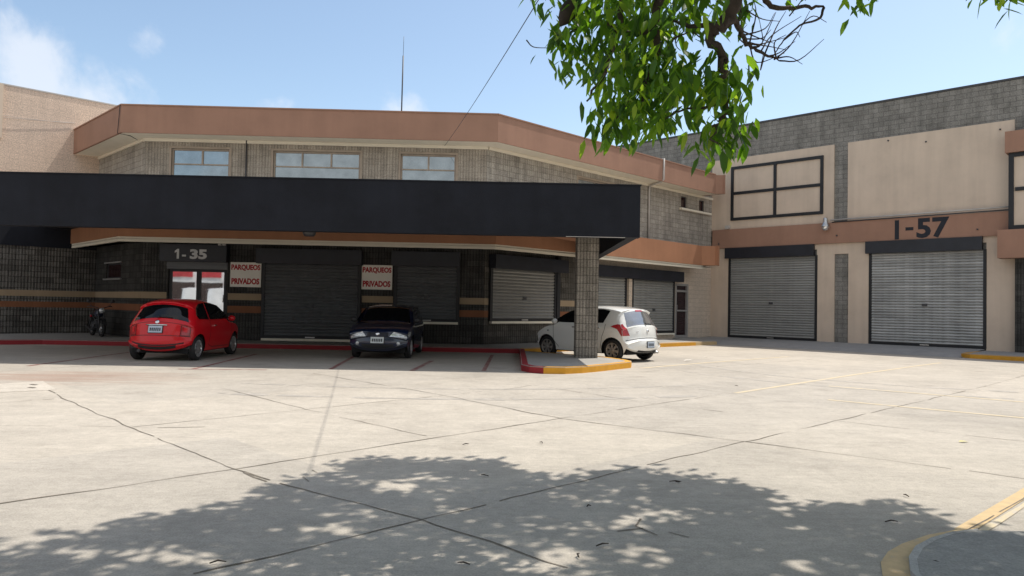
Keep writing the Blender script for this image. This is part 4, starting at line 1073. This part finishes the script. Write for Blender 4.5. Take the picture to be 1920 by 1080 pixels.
for sg in (1, -1):
    b = MB(); K.side(b, [(-.10, 1.03), (-.10, 1.43), (-.80, 1.425), (-1.02, 1.385), (-.86, 1.05)], .005, .09, (sg,)); b.build('door_window', 'tint', wc)
for sg in (1, -1):
    b = MB(); K.side(b, [(-.04, 1.03), (-.04, 1.43), (-.085, 1.43), (-.085, 1.03)], .006, .05, (sg,)); b.build('door_pillar', 'plastic', wc)
b = MB(); K.strip(b, K.idx(6.2), K.idx(8.0), -.84, .84, .005, 12); b.build('windscreen', 'tint', wc)
for sg in (1, -1):
    zz = K.rear_edge(.70, 1.03); top, bot = zz[0], zz[-1]; i0, i1 = K.rear_range(.70, 1.03)
    b = MB(); K.side(b, [(top.x + .30, .955), (top.x + .20, 1.0), (top.x + .08, 1.03)] + [(p.x, p.y) for p in zz] + [(bot.x + .03, .71), (bot.x + .09, .80), (bot.x + .17, .895)], .009, .05, (sg,))
    K.strip(b, i0, i1, sg * .80, sg, .009, 6, (lambda q: (lambda t: (q * (.94 - .15 * t), q * 1.0)))(sg))
    b.build('tail_light', 'taillight', wc)
b = MB(); seam(K, b, [(.95, 1.0), (.92, .5), (.74, .32)]); seam(K, b, [(-.06, 1.0), (-.08, .3)]); seam(K, b, [(-.95, 1.02), (-.92, .85), (-.84, .66), (-.78, .34)]); b.build('door_gap', 'plastic', wc)
b = MB()
b.tube([K.T(K.idx(17.0), v, .003) for v in [k / 8 - .93 for k in range(16)]], .009, 4); b.build('tailgate_gap', 'plastic', wc)
disc(wc, 'small_emblem', K, K.idx(15.7), 0, .045, 'chrome'); plate(K, wc, K.idx(18.75), -.02, .32, .16, 'plate', .012)
for sg in (1, -1):
    for x in (-.78, .06): b = MB(); b.tube([K.side_at(x, .90, sg, .02), K.side_at(x + .15, .905, sg, .022)], .017, 6); b.build('door_handle', 'chrome', wc)
for v, ww_ in ((.55, .10), (-.62, .07)):
    b = MB(); b.tube([K.T(K.idx(15.75), v, .006), K.T(K.idx(15.75), v - ww_, .006)], .008, 4); b.build('badge', 'chrome', wc)
b = MB(); K.strip(b, K.idx(11.9), K.idx(12.1), -.22, .22, .012, 4); b.build('brake_light', 'taillight', wc)
b = MB(); K.strip(b, K.idx(20.2), K.idx(20.9), -.55, .55, .004, 8); b.build('bumper_vent', 'plastic', wc)
b = MB(); b.tube([(-1.6, -.45, .27), (-1.82, -.45, .25)], .035, 8); b.build('exhaust_pipe', 'metal', wc)
mirror(K, wc, .84, 1.06, 'whitecar')
b = MB(); b.tube([K.side_at(1.12, .78, 1, .006), K.side_at(1.17, .78, 1, .006)], .014, 5); b.build('side_repeater', 'plastic', wc)

# motorcycle ----------------------------------------------------------------------
mc = empty('motorcycle', (-14.35, 25.55, KH), R(-48), 'dark motorcycle on the pavement by the left wall, partly lost in shade', 'motorcycle')
T0 = Matrix.Identity(4)
for x in (-.64, .64):
    b = MB(); T = Matrix.Translation((x, 0, .30)) @ Matrix.Rotation(math.pi / 2, 4, 'X')
    b.lathe([(.21, -.04), (.28, -.05), (.30, 0), (.28, .05), (.21, .04)], T, 24); w = b.build('wheel', 'rubber', mc)
    b = MB(); b.lathe([(.215, -.03), (.20, 0), (.215, .03)], T, 24); b.lathe([(0, -.05), (.05, -.05), (.05, .05), (0, .05)], T, 10)
    for k in range(12):
        a = k * math.pi / 6; b.tube([T @ Vector((.04 * math.cos(a), .04 * math.sin(a), .03 * (-1) ** k)), T @ Vector((.21 * math.cos(a + .3), .21 * math.sin(a + .3), 0))], .005, 4)
    b.build('rim', 'metal', w)
b = MB(); b.lathe([(0, -.30), (.07, -.28), (.14, -.12), (.15, .06), (.11, .22), (0, .27)], Matrix.Translation((.14, 0, .80)) @ Matrix.Rotation(math.pi / 2, 4, 'Y'), 18); b.build('fuel_tank', 'navycar', mc)
b = MB(); b.lathe([(0, -.36), (.08, -.35), (.13, -.1), (.11, .2), (.07, .33), (0, .35)], Matrix.Translation((-.42, 0, .78)) @ Matrix.Rotation(math.pi / 2, 4, 'Y') @ Matrix.Scale(.55, 4, (1, 0, 0)), 16); b.build('seat', 'plastic', mc)
b = MB()
for z, r in ((.30, .12), (.36, .15), (.40, .15), (.44, .15), (.48, .15), (.52, .14), (.58, .10)): b.lathe([(0, -.015), (r, -.015), (r, .015), (0, .015)], Matrix.Translation((.08, 0, z)), 14)
b.lathe([(0, -.17), (.13, -.15), (.13, .15), (0, .17)], Matrix.Translation((-.06, 0, .36)) @ Matrix.Rotation(math.pi / 2, 4, 'X'), 16); b.build('engine', 'darkmetal', mc)
b = MB(); b.tube([(.42, 0, .86), (.18, 0, .64), (.2, 0, .28), (-.12, 0, .25), (-.3, 0, .55), (-.7, 0, .72)], .025, 8); b.tube([(-.2, 0, .3), (-.64, .08, .30)], .022, 6); b.tube([(-.2, 0, .3), (-.64, -.08, .30)], .022, 6); b.build('frame_tube', 'darkmetal', mc)
for sg in (1, -1):
    b = MB(); b.tube([(.64, sg * .085, .30), (.42, sg * .085, .92)], .024, 8); b.build('fork', 'darkmetal', mc)
    b = MB(); b.tube([(.42, 0, .95), (.40, sg * .12, 1.0), (.34, sg * .30, 1.05), (.22, sg * .38, 1.03)], .014, 6); b.build('handlebar', 'darkmetal', mc)
    b = MB(); b.tube([(.34, sg * .27, 1.05), (.36, sg * .36, 1.20)], .007, 5); b.lathe([(0, 0), (.06, .0), (.06, .02), (0, .03)], Matrix.Translation((.36, sg * .37, 1.22)) @ Matrix.Rotation(math.pi / 2, 4, 'Y'), 12); b.build('mirror', 'darkmetal', mc)
    b = MB(); b.tube([(-.45, sg * .11, .62), (-.62, sg * .11, .32)], .028, 8); b.build('shock_absorber', 'darkmetal', mc)
b = MB(); b.lathe([(0, -.08), (.07, -.06), (.095, .03), (.09, .06), (0, .075)], Matrix.Translation((.54, 0, .90)) @ Matrix.Rotation(math.pi / 2, 4, 'Y'), 18); b.build('headlight', 'headlight', mc)
b = MB(); b.tube([(.2, -.14, .42), (.1, -.16, .25), (-.2, -.17, .24), (-.75, -.18, .34)], [.022, .022, .035, .042], 10); b.build('exhaust_pipe', 'darkmetal', mc)
for x, a0, a1 in ((.64, 20, 130), (-.64, 40, 170)):
    b = MB(); pr = [(x + .345 * math.cos(R(a)), .30 + .345 * math.sin(R(a))) for a in range(a0, a1 + 1, 10)]
    for p, q in zip(pr, pr[1:]): b.face([(p[0], -.075, p[1]), (q[0], -.075, q[1]), (q[0], .075, q[1]), (p[0], .075, p[1])], smooth=True)
    b.build('mudguard', 'plastic', mc)
b = MB(); b.lathe([(0, -.02), (.05, -.02), (.05, .03), (0, .04)], Matrix.Translation((-.86, 0, .70)) @ Matrix.Rotation(-math.pi / 2, 4, 'Y'), 12); b.build('tail_light', 'taillight', mc)
b = MB(); b.tube([(-.05, .1, .3), (-.05, .30, .03)], .012, 5); b.build('side_stand', 'darkmetal', mc)

# ------------------------------------------------------------------ tree over the foreground
LX, LY = .42, .265                       # horizontal travel towards the sun per metre of height
tr = wempty('tree', (4.6, -2.2, 0), 0, 'leafy tree whose drooping branches hang into view at the top and shade the foreground', 'tree')
tk = MB()
tk.tube([(4.6, -2.2, -.1), (4.62, -2.1, .6), (4.5, -1.9, 1.6), (4.55, -1.6, 2.6), (4.4, -1.2, 3.6)], [.36, .27, .24, .23, .22], 14)
tk.build('trunk', 'bark', tr)
LEAVES = MB()
def leaf(mb, p, d, up_, L, W):
    """One folded lanceolate leaf: 4 faces."""
    d = d.normalized(); s = d.cross(up_)
    s = s.normalized() if s.length > 1e-4 else d.orthogonal().normalized(); n = s.cross(d)
    q = lambda t, w, h: p + d * (L * t) + s * (W * w) + n * (L * h)
    bend = random.uniform(-.10, .04)
    v = [q(0, 0, 0), q(.30, .5, .05 + bend * .3), q(.70, .36, .03 + bend * .8), q(1, 0, bend * 1.6), q(.70, -.36, .03 + bend * .8), q(.30, -.5, .05 + bend * .3), q(.33, 0, bend * .3), q(.70, 0, bend * .8)]
    bv = [mb.bm.verts.new(x) for x in v]
    for f in ((0, 1, 6), (0, 6, 5), (1, 2, 7, 6), (6, 7, 4, 5), (2, 3, 7), (7, 3, 4)):
        mb.bm.faces.new([bv[i] for i in f]).smooth = True
def spray(mb, p, dirv, n, L=.13, spread=.16, droop=.75):
    """A tuft of leaves hanging from a twig end."""
    for _ in range(n):
        o_ = Vector((random.gauss(0, 1), random.gauss(0, 1), random.gauss(0, .9))) * spread * .5
        d = Vector((random.uniform(-1, 1), random.uniform(-1, 1), 0)).normalized() * random.uniform(.15, 1) + Vector((0, 0, -droop * random.uniform(.5, 1.6))) + dirv * .4
        l = L * random.uniform(.6, 1.2)
        leaf(mb, p + o_, d, Vector((random.uniform(-.6, .6), random.uniform(-.6, .6), 1)), l, l * random.uniform(.27, .40))

def leaf2(mb, p, d, up_, L, W):
    d = d.normalized(); s = d.cross(up_); s = s.normalized() if s.length > 1e-4 else d.orthogonal().normalized(); n = s.cross(d)
    v = [mb.bm.verts.new(x) for x in (p, p + d * L * .45 + s * W * .5 + n * L * .06, p + d * L, p + d * L * .45 - s * W * .5 + n * L * .06)]
    mb.bm.faces.new((v[0], v[1], v[2])); mb.bm.faces.new((v[0], v[2], v[3]))
# limbs: from the trunk fork out over the yard
LIMB = MB()
fork = Vector((4.4, -1.2, 3.6))
def limb(pts, r0_, r1_, seg=8, taper=1.):
    P = [Vector(p) for p in pts]; Q = [v.to_3d() for v in P]; S = catmull3(Q, 5); n = len(S)
    S = [s + Vector((random.gauss(0, 1), random.gauss(0, 1), random.gauss(0, 1))) * min(.03, r0_ * .25) * (0 < i < n - 1) for i, s in enumerate(S)]
    LIMB.tube(S, [r0_ + (r1_ - r0_) * (i / (n - 1)) ** taper for i in range(n)], seg); return S
def catmull3(P, n):
    P = [P[0] * 2 - P[1]] + P + [P[-1] * 2 - P[-2]]; out = []
    for i in range(1, len(P) - 2):
        a, b, c, d = P[i - 1:i + 3]
        for k in range(n):
            t = k / n; out.append(.5 * ((2 * b) + (c - a) * t + (2 * a - 5 * b + 4 * c - d) * t * t + (3 * b - a - 3 * c + d) * t ** 3))
    out.append(P[-2]); return out
main = limb([fork, (3.6, .6, 4.5), (2.6, 2.4, 4.75), at(1400, -60, 4.6)], .19, .075, 10)
mend = main[-1]
limb([fork, (5.0, .8, 5.0), (4.8, 3.2, 5.8), (3.8, 5.6, 6.4)], .16, .03)
limb([(3.6, .6, 4.5), (2.0, 2.2, 5.5), (.6, 4.2, 6.0), (.3, 6.6, 6.4)], .12, .02)
limb([(3.6, .6, 4.5), (1.6, .8, 5.6), (-.6, 2.2, 6.1), (-1.2, 4.4, 6.3)], .12, .02)
limb([fork, (3.2, -1.2, 5.2), (1.2, -.6, 6.2), (-1.2, .4, 6.6)], .13, .02)
limb([fork, (6.0, .4, 5.0), (6.6, 2.2, 5.8)], .12, .02)

# the visible hanging branches
def px(pts): return [at(*p) for p in pts]
hang = {}
b1 = limb([mend] + px([(1375, 10, 4.5), (1350, 45, 4.45), (1333, 66, 4.45), (1352, 100, 4.4), (1358, 140, 4.4), (1364, 185, 4.35), (1352, 215, 4.35), (1340, 240, 4.3), (1344, 275, 4.3)]), .062, .004, taper=.55)
b2 = limb([b1[8]] + px([(1296, 48, 4.6), (1250, 35, 4.9)]), .022, .006)
b3 = limb(px([(1240, -60, 4.9), (1235, 0, 4.8), (1228, 60, 4.75), (1234, 100, 4.7), (1212, 150, 4.7), (1205, 190, 4.65)]), .035, .008)
limb([main[-4], at(1240, -60, 4.9)], .05, .035)
b4 = limb(px([(1228, 60, 4.75), (1180, 60, 4.9), (1120, 40, 5.0), (1070, 60, 5.0), (1030, 85, 5.0)]), .02, .005)
b5 = limb(px([(1160, -60, 5.2), (1165, 10, 5.1), (1150, 80, 5.0), (1130, 140, 4.9), (1100, 190, 4.9)]), .028, .006)
limb([main[-6], at(1160, -60, 5.2)], .05, .028)
b6 = limb(px([(1212, 150, 4.7), (1180, 190, 4.7), (1150, 230, 4.7)]), .012, .004)
b7 = limb(px([(1364, 185, 4.35), (1330, 200, 4.4), (1280, 205, 4.5), (1245, 225, 4.5)]), .012, .004)
b8 = limb(px([(1245, 110, 4.7), (1262, 75, 4.7), (1290, 60, 4.7)]), .010, .004)
# bare branch on the right
b9 = limb(px([(1370, 30, 4.5), (1388, 60, 4.6), (1400, 82, 4.7), (1425, 96, 4.75), (1448, 108, 4.8), (1462, 114, 4.8)]), .020, .004)
limb(px([(1430, -50, 4.7), (1440, 8, 4.8), (1490, 14, 4.9), (1530, 12, 5.0), (1545, 14, 5.0)]), .022, .006)
limb(px([(1545, 14, 5.0), (1535, 35, 5.0), (1500, 48, 4.95), (1470, 75, 4.9), (1450, 105, 4.85)]), .010, .003)
random.seed(21)
for _ in range(20):                      # fine bare twigs
    S = random.choice([b9, b9, b9[8:]]); a = random.choice(S)
    q = pix(a); e_ = at(q[0] + random.uniform(-10, 90), q[1] + random.uniform(-95, 25), 4.8 + random.uniform(-.2, .3))
    mid_ = a.lerp(e_, .5) + Vector((random.uniform(-.06, .06), random.uniform(-.08, .08), random.uniform(-.09, .03)))
    LIMB.tube(catmull3([a, mid_, e_], 4), [.006 - .0042 * i / 8 for i in range(9)], 5)
for pts in ([(1480, 30, 4.9), (1500, 5, 4.9), (1515, -20, 5)], [(1500, 48, 4.95), (1525, 30, 5), (1550, 42, 5.0)], [(1470, 75, 4.9), (1492, 60, 4.9), (1500, 70, 4.9)], [(1400, 20, 4.7), (1430, 36, 4.8), (1462, 40, 4.9)],
            [(987, 75, 5), (1000, 88, 5), (1030, 90, 5)], [(1265, 60, 4.7), (1268, 85, 4.7), (1276, 95, 4.7)], [(1352, 215, 4.35), (1375, 213, 4.35), (1388, 203, 4.35)], [(1300, 60, 4.6), (1320, 75, 4.6), (1345, 82, 4.6)]):
    LIMB.tube(catmull3(px(pts), 4), [.005 - .003 * i / 8 for i in range(9)], 5)
LIMB.build('branch', 'bark', tr)

random.seed(5)
ZONES = [  # centre x, centre y, radius x, radius y, tufts, depth  (foliage masses along the hanging branches)
    (1165, 20, 130, 60, 62, 5.0), (1150, 100, 95, 70, 54, 4.95), (1175, 180, 80, 60, 46, 4.8), (1130, 225, 55, 30, 20, 4.75), (1185, 235, 75, 28, 24, 4.7),
    (1055, 50, 45, 55, 20, 5.1), (1050, 85, 45, 26, 12, 5.05), (1285, 200, 60, 35, 24, 4.55), (1240, 130, 40, 50, 18, 4.7), (1340, 120, 24, 45, 11, 4.45),
    (1360, 170, 26, 34, 11, 4.4), (1350, 272, 28, 36, 22, 4.3), (1290, 225, 30, 25, 7, 4.5), (1275, 35, 50, 40, 14, 4.8), (1380, 10, 55, 22, 9, 4.6), (1100, 240, 18, 22, 8, 4.75), (1190, -40, 200, 50, 40, 5.1),
    (1600, -8, 34, 14, 7, 5.2), (1885, -22, 34, 14, 7, 4.6), (1400, -60, 160, 40, 24, 5.0)]
def okpx(p):
    q = pix(p); return q
for cx, cy, rx, ry, n, dep in ZONES:
    if cy > 150: cy -= 24
    if cx < 1200 and cy > -30: cx += 26; rx *= .86
    for _ in range(int(n * .92)):
        while True:
            a, b_ = random.uniform(-1, 1), random.uniform(-1, 1)
            if a * a + b_ * b_ < 1: break
        if noise.noise(Vector(((cx + a * rx) / 42, (cy + b_ * ry) / 42, 4.2))) < -.24 and rx < 180 and cy > -15: continue
        p = at(cx + a * rx, cy + b_ * ry, dep + random.uniform(-.45, .45) * (.5 if rx < 50 else 1))
        spray(LEAVES, p, Vector((0, 0, 0)), random.randint(5, 8), .128, .15)
# crown over the foreground: tufts placed where they shade the yard
BND = [(-5.5, 3.2), (-3.04, 4.45), (-2.8, 4.57), (-2.57, 4.75), (-2.3, 5.15), (-1.82, 5.46), (-1.77, 5.96), (-1.51, 6.69), (-1.18, 7.0), (-.47, 6.97), (.03, 6.94), (.27, 6.62), (.59, 6.44), (1.19, 6.98), (1.26, 6.5), (1.75, 6.44), (1.9, 5.9), (1.97, 5.51), (2.46, 5.62), (2.83, 5.73), (3.09, 5.5), (3.12, 5.02), (3.3, 4.98), (6.0, 5.0)]
def ymax(x):
    for (a, b_), (c_, d_) in zip(BND, BND[1:]):
        if a <= x <= c_: return b_ + (d_ - b_) * (x - a) / (c_ - a)
    return -9
HOLES = [(.55, 4.35, .55, .16), (.75, 4.95, .34, .12), (1.15, 5.25, .35, .14), (-.72, 5.15, .42, .15), (-1.15, 4.72, .45, .14), (-2.1, 4.3, .55, .16), (.35, 5.62, .35, .10), (-.5, 5.75, .38, .10), (1.0, 5.65, .22, .1), (-.1, 4.62, .2, .12), (-1.35, 5.22, .3, .10), (-1.5, 4.15, .5, .12), (2.55, 5.25, .2, .06), (.35, 4.9, .2, .08), (-.75, 6.2, .3, .07)]
CROWN = MB(); cnt = 0
random.seed(11)
while cnt < 5600:
    gx, gy = random.uniform(-4.8, 5.2), random.uniform(-2.5, 7.0)
    if gy > ymax(gx) - random.uniform(.02, .22): continue
    hole = False
    for hx, hy, hrx, hry in HOLES:
        k = noise.noise(Vector((gx * 2.6, gy * 4, 3))) * .6
        if ((gx - hx) / hrx) ** 2 + ((gy - hy) / hry) ** 2 < 1.0 + k: hole = True
    if hole and random.random() < .99: continue
    if noise.noise(Vector((gx * .9, gy * 1.4, 7.7))) > .5: continue
    if ((gx + .4) / .8) ** 2 + ((gy - 3.95) / .5) ** 2 < 1 and random.random() < .8: continue
    near = gy > ymax(gx) - .8
    h = random.uniform(5.7, 6.6) if near else random.uniform(5.3, 7.6)
    p = Vector((gx + LX * h, gy + LY * h, h))
    q = pix(p)
    if q and q[1] > -45 and -300 < q[0] < 2200: continue
    n = random.randint(10, 14)
    for _ in range(n):
        o_ = Vector((random.gauss(0, .10), random.gauss(0, .10), random.gauss(0, .10)))
        d = Vector((random.uniform(-1, 1), random.uniform(-1, 1), random.uniform(-.9, .15)))
        l = random.uniform(.14, .22); leaf2(CROWN, p + o_, d, Vector((random.uniform(-.5, .5), random.uniform(-.5, .5), 1)), l, l * .42)
    cnt += 1
LEAVES.build('hanging_leaves', 'leaf', tr); CROWN.build('crown', 'leaf', tr)
# dark pod or nest in the leaves at the top left of the hanging mass
b = MB(); c0 = at(1066, 22, 4.9)
b.lathe([(0, -.12), (.04, -.07), (.065, 0), (.05, .07), (0, .10)], Matrix.Translation(c0) @ Matrix.Rotation(.5, 4, 'Y'), 10); b.build('seed_pod', 'twig', tr)

# litter on the concrete -----------------------------------------------------------
random.seed(3)
TW = [(-.45, 7.69, 'short dark twig on the sunlit concrete just above the tip of the tree shadow'), (.34, 7.86, 'tiny dark twig alone on sunlit concrete below the long joint'), (1.4, 6.21, 'forked dark twig near the right tip of the tree shadow'), (.58, 4.52, 'dark twig in the sunlit gap low in the tree shadow'),
      (-.24, 4.15, 'dark twig lying in shade at the bottom centre of the photo'), (-1.59, 4.09, 'small dark twig at the bottom left in the tree shadow'), (3.16, 5.88, 'pale brown twig on sunlit concrete at the right'), (2.66, 5.14, 'bent black twig in shade at the right'),
      (.59, 5.39, 'short dark twig in the middle of the tree shadow'), (.42, 4.32, 'dark bent twig beside the lit patch at the bottom'), (2.49, 4.31, 'tiny dark twig inside the rounded kerb at the bottom right'), (-.2, 6.3, 'thin dark twig in shade under the shadow edge'), (4.35, 14.2, 'tiny dark speck of twig on the sunlit yard right of the column')]
for x, y, lab in TW:
    b = MB(); a = random.uniform(0, 3.14); l = random.uniform(.028, .055); d = Vector((math.cos(a) * l, math.sin(a) * l * .7, 0))
    c = Vector((x, y, .012)); k = Vector((-d.y, d.x, 0)) * random.uniform(-.4, .4)
    b.tube([c - d, c + k + Vector((0, 0, .008)), c + d], [.004, .0055, .003], 6)
    if 'fork' in lab: b.tube([c + k, c + k + Vector((.03, -.025, .004))], [.004, .003], 5)
    tag(b.build('fallen_twig', 'twig' if 'pale' not in lab else 'bark'), lab, 'twig', 'twigs fallen on the concrete')
def ground_leaf(x, y, lab, m_='litter', L=.13):
    b = MB(); leaf(b, Vector((x, y, .012)), Vector((1, .2, .08)), Vector((0, 0, 1)), L, L * .42); tag(b.build('fallen_leaf', m_), lab, 'leaf', 'leaves fallen on the concrete')
ground_leaf(5.12, 8.42, 'yellow green leaf lying on sunlit concrete at the right')
ground_leaf(4.9, 20.9, 'larger pale scrap of leaf on the yard right of the white car', 'sign', .28)
ground_leaf(5.9, 22.6, 'smaller pale scrap on the yard between the white car and the yellow kerb', 'sign', .16)

# ------------------------------------------------------------------ across the street (seen only as reflections in the glass)
ST = Frame((10, -22), (-1, 0, 0))
sb = wempty('street_building', (-20, -24, 0), 0, 'white and red street building behind the viewer, mirrored in the glass entrance door', 'building')
mb = MB().box(ST, -5, 60, -8, 0, 0, 5.2); mb.build('wall', 'white', sb)
for a, b_ in ((-5, 33.2), (37.2, 60)): MB().box(ST, a, b_, .002, .08, 3.7, 5.3).build('red_band', 'redwall', sb)
for k, (a, b_) in enumerate(((20, 22.5), (27, 30), (33.5, 34.4), (37, 40), (43, 45), (47.2, 50))):
    MB().box(ST, a, b_, .002, .06, .1 if k % 2 else 1.0, 3.2).build('window', 'darkglass', sb)
for a in (25, 32, 36, 41.5, 46): MB().box(ST, a, a + .8, .002, .07, 0, 3.69).build('red_pier', 'redwall', sb)
def bushy(x, y, h, r, lab, seed):
    random.seed(seed)
    t = wempty('street_tree', (x, y, 0), 0, lab, 'tree', 'trees across the street')
    b = MB(); b.tube([(x, y, 0), (x + .1, y, h * .5), (x, y + .1, h * .8)], [.16, .12, .05], 10); b.build('trunk', 'bark', t)
    c = MB()
    for _ in range(900):
        d = Vector((random.gauss(0, 1), random.gauss(0, 1), random.gauss(0, .8))).normalized() * r * random.uniform(.35, 1) ** .6
        if noise.noise(d * .9 + Vector((x, y, 0))) < -.15: continue
        p = Vector((x, y, h)) + d
        for _ in range(2): leaf(c, p + Vector((random.gauss(0, .2), random.gauss(0, .2), random.gauss(0, .2))), Vector((random.uniform(-1, 1), random.uniform(-1, 1), random.uniform(-1, .2))), Vector((0, 0, 1)), .42, .2)
    c.build('crown', 'leaf', t)
bushy(-9, -17, 7.0, 2.8, 'bushy street tree behind the viewer, left of the far red and white building', 31)
bushy(2, -18, 7.5, 3.0, 'bushy street tree behind the viewer, standing to the right along the street', 32)
dv = empty('delivery_van', (-21.6, -11.0, 0), R(4), 'tall white delivery van parked along the far street, mirrored in the glass door', 'van')
K = Car([(2.3, .3), (2.42, .45), (2.45, .7), (2.38, .95), (2.0, 1.15), (1.75, 1.3), (1.35, 1.95), (1.1, 2.3), (.6, 2.45), (-.6, 2.5), (-2.2, 2.45), (-2.42, 2.3), (-2.48, 1.4), (-2.5, .6), (-2.44, .32)], .95, 1.2, .12, -1.5, 1.55, .34, .3, crown=.06, bulge=.12)
K.body(dv, 'whitecar'); K.wheels(dv, 'alloyd', 5)
b = MB(); K.strip(b, K.idx(5.2), K.idx(6.9), -.84, .84, .005, 10); b.build('windscreen', 'tint', dv)
for sg in (1, -1):
    b = MB(); K.side(b, [(1.6, 1.3), (1.3, 1.9), (.5, 1.95), (.5, 1.3)], .005, .1, (sg,)); b.build('door_window', 'tint', dv)
    b = MB(); K.side(b, [(-.2, 1.35), (-.2, 1.95), (-1.0, 1.95), (-1.0, 1.35)], .005, .1, (sg,)); b.build('side_window', 'tint', dv)
mirror(K, dv, 1.6, 1.35, 'plastic')

SUN_E, SKY_E, EXPO, CLOUD, CLOUD_FILL = 3.3, .135, 0.52, (4.9, 5.1, 5.5, 1), (4.0, 4.0, 4.0, 1)
# ------------------------------------------------------------------ sun and sky
SUNV = Vector((.42, .265, 1)).normalized()
sd_ = bpy.data.lights.new('sun', 'SUN'); sd_.energy = SUN_E; sd_.angle = R(.5); sd_.color = (1, .945, .86)
so = bpy.data.objects.new('sun', sd_); COL.objects.link(so); so.rotation_euler = (-SUNV).to_track_quat('-Z', 'Y').to_euler()
w = bpy.data.worlds.new('World'); scene.world = w; w.use_nodes = True
nt = w.node_tree; nd, lk = nt.nodes, nt.links; bg = nd['Background']
sky = nd.new('ShaderNodeTexSky'); sky.sky_type = 'NISHITA'; sky.sun_disc = False
sky.sun_elevation = math.asin(SUNV.z); sky.sun_rotation = math.atan2(SUNV.x, SUNV.y)
sky.air_density = 1.0; sky.dust_density = 2.6; sky.ozone_density = .8; sky.altitude = 900
tc = nd.new('ShaderNodeTexCoord'); D_ = tc.outputs['Generated']
def mth(op, a, b=None, clamp=False):
    n = nd.new('ShaderNodeMath'); n.operation = op; n.use_clamp = clamp
    for i, v in enumerate((a, b)):
        if v is None: continue
        if isinstance(v, (int, float)): n.inputs[i].default_value = v
        else: lk.new(v, n.inputs[i])
    return n.outputs[0]
nz = nd.new('ShaderNodeTexNoise'); nz.inputs['Scale'].default_value = 9; nz.inputs['Detail'].default_value = 11; nz.inputs['Roughness'].default_value = .6; nz.inputs['Distortion'].default_value = .3; lk.new(D_, nz.inputs['Vector'])
VIS = (((-.54, .809, .225), .13, 1.0), ((-.49, .837, .23), .12, .85), ((-.44, .86, .22), .06, .6), ((-.431, .849, .305), .05, .8), ((-.287, .923, .245), .06, .7), ((-.225, .939, .25), .05, .5), ((-.155, .953, .255), .06, .85), ((.523, .786, .329), .12, .35), ((-.55, .77, .33), .09, .4))
FILL_BANKS = (((.1, -.93, .32), 1.0, 1.0), ((-.75, -.5, .45), .8, .9), ((.8, -.4, .45), .7, .9), ((0, -.5, .85), .7, .8))   # unseen bright cloud banks, added behind the viewer to fill the facades
tn = nd.new('ShaderNodeMix'); tn.data_type = 'RGBA'; tn.blend_type = 'MULTIPLY'; tn.inputs['Factor'].default_value = 1; tn.clamp_result = False; lk.new(sky.outputs[0], tn.inputs['A']); tn.inputs['B'].default_value = (1.10, 1.09, 1.0, 1); cur = tn.outputs['Result']   # warm tropical haze
for blobs, colr, amp, lo, hi, top in ((VIS, CLOUD, 2.2, .72, 1.0, .68), (FILL_BANKS, CLOUD_FILL, .8, .3, .7, .9)):
    tot = None
    for (dx, dy, dz), s_, k in blobs:
        v = nd.new('ShaderNodeVectorMath'); v.operation = 'DISTANCE'; lk.new(D_, v.inputs[0]); v.inputs[1].default_value = Vector((dx, dy, dz)).normalized()
        q = mth('MULTIPLY', mth('SUBTRACT', 1.0, mth('DIVIDE', v.outputs['Value'], s_), True), k)
        tot = q if tot is None else mth('MAXIMUM', tot, q)
    den = mth('ADD', mth('MULTIPLY', tot, 1.0), mth('MULTIPLY', mth('SUBTRACT', nz.outputs['Fac'], .5), amp))
    mr = nd.new('ShaderNodeMapRange'); mr.interpolation_type = 'SMOOTHSTEP'; mr.inputs['From Min'].default_value = lo * .5; mr.inputs['From Max'].default_value = hi; mr.inputs['To Max'].default_value = top; lk.new(den, mr.inputs['Value'])
    mx = nd.new('ShaderNodeMix'); mx.data_type = 'RGBA'; lk.new(mr.outputs[0], mx.inputs['Factor']); lk.new(cur, mx.inputs['A']); mx.inputs['B'].default_value = colr; cur = mx.outputs['Result']
lk.new(mx.outputs['Result'], bg.inputs['Color']); bg.inputs['Strength'].default_value = SKY_E
vs = scene.view_settings; vs.view_transform = 'Standard'; vs.look = 'None'; vs.exposure = EXPO; vs.gamma = 1; vs.use_curve_mapping = False
scene.cycles.max_bounces = 8; scene.cycles.diffuse_bounces = 4
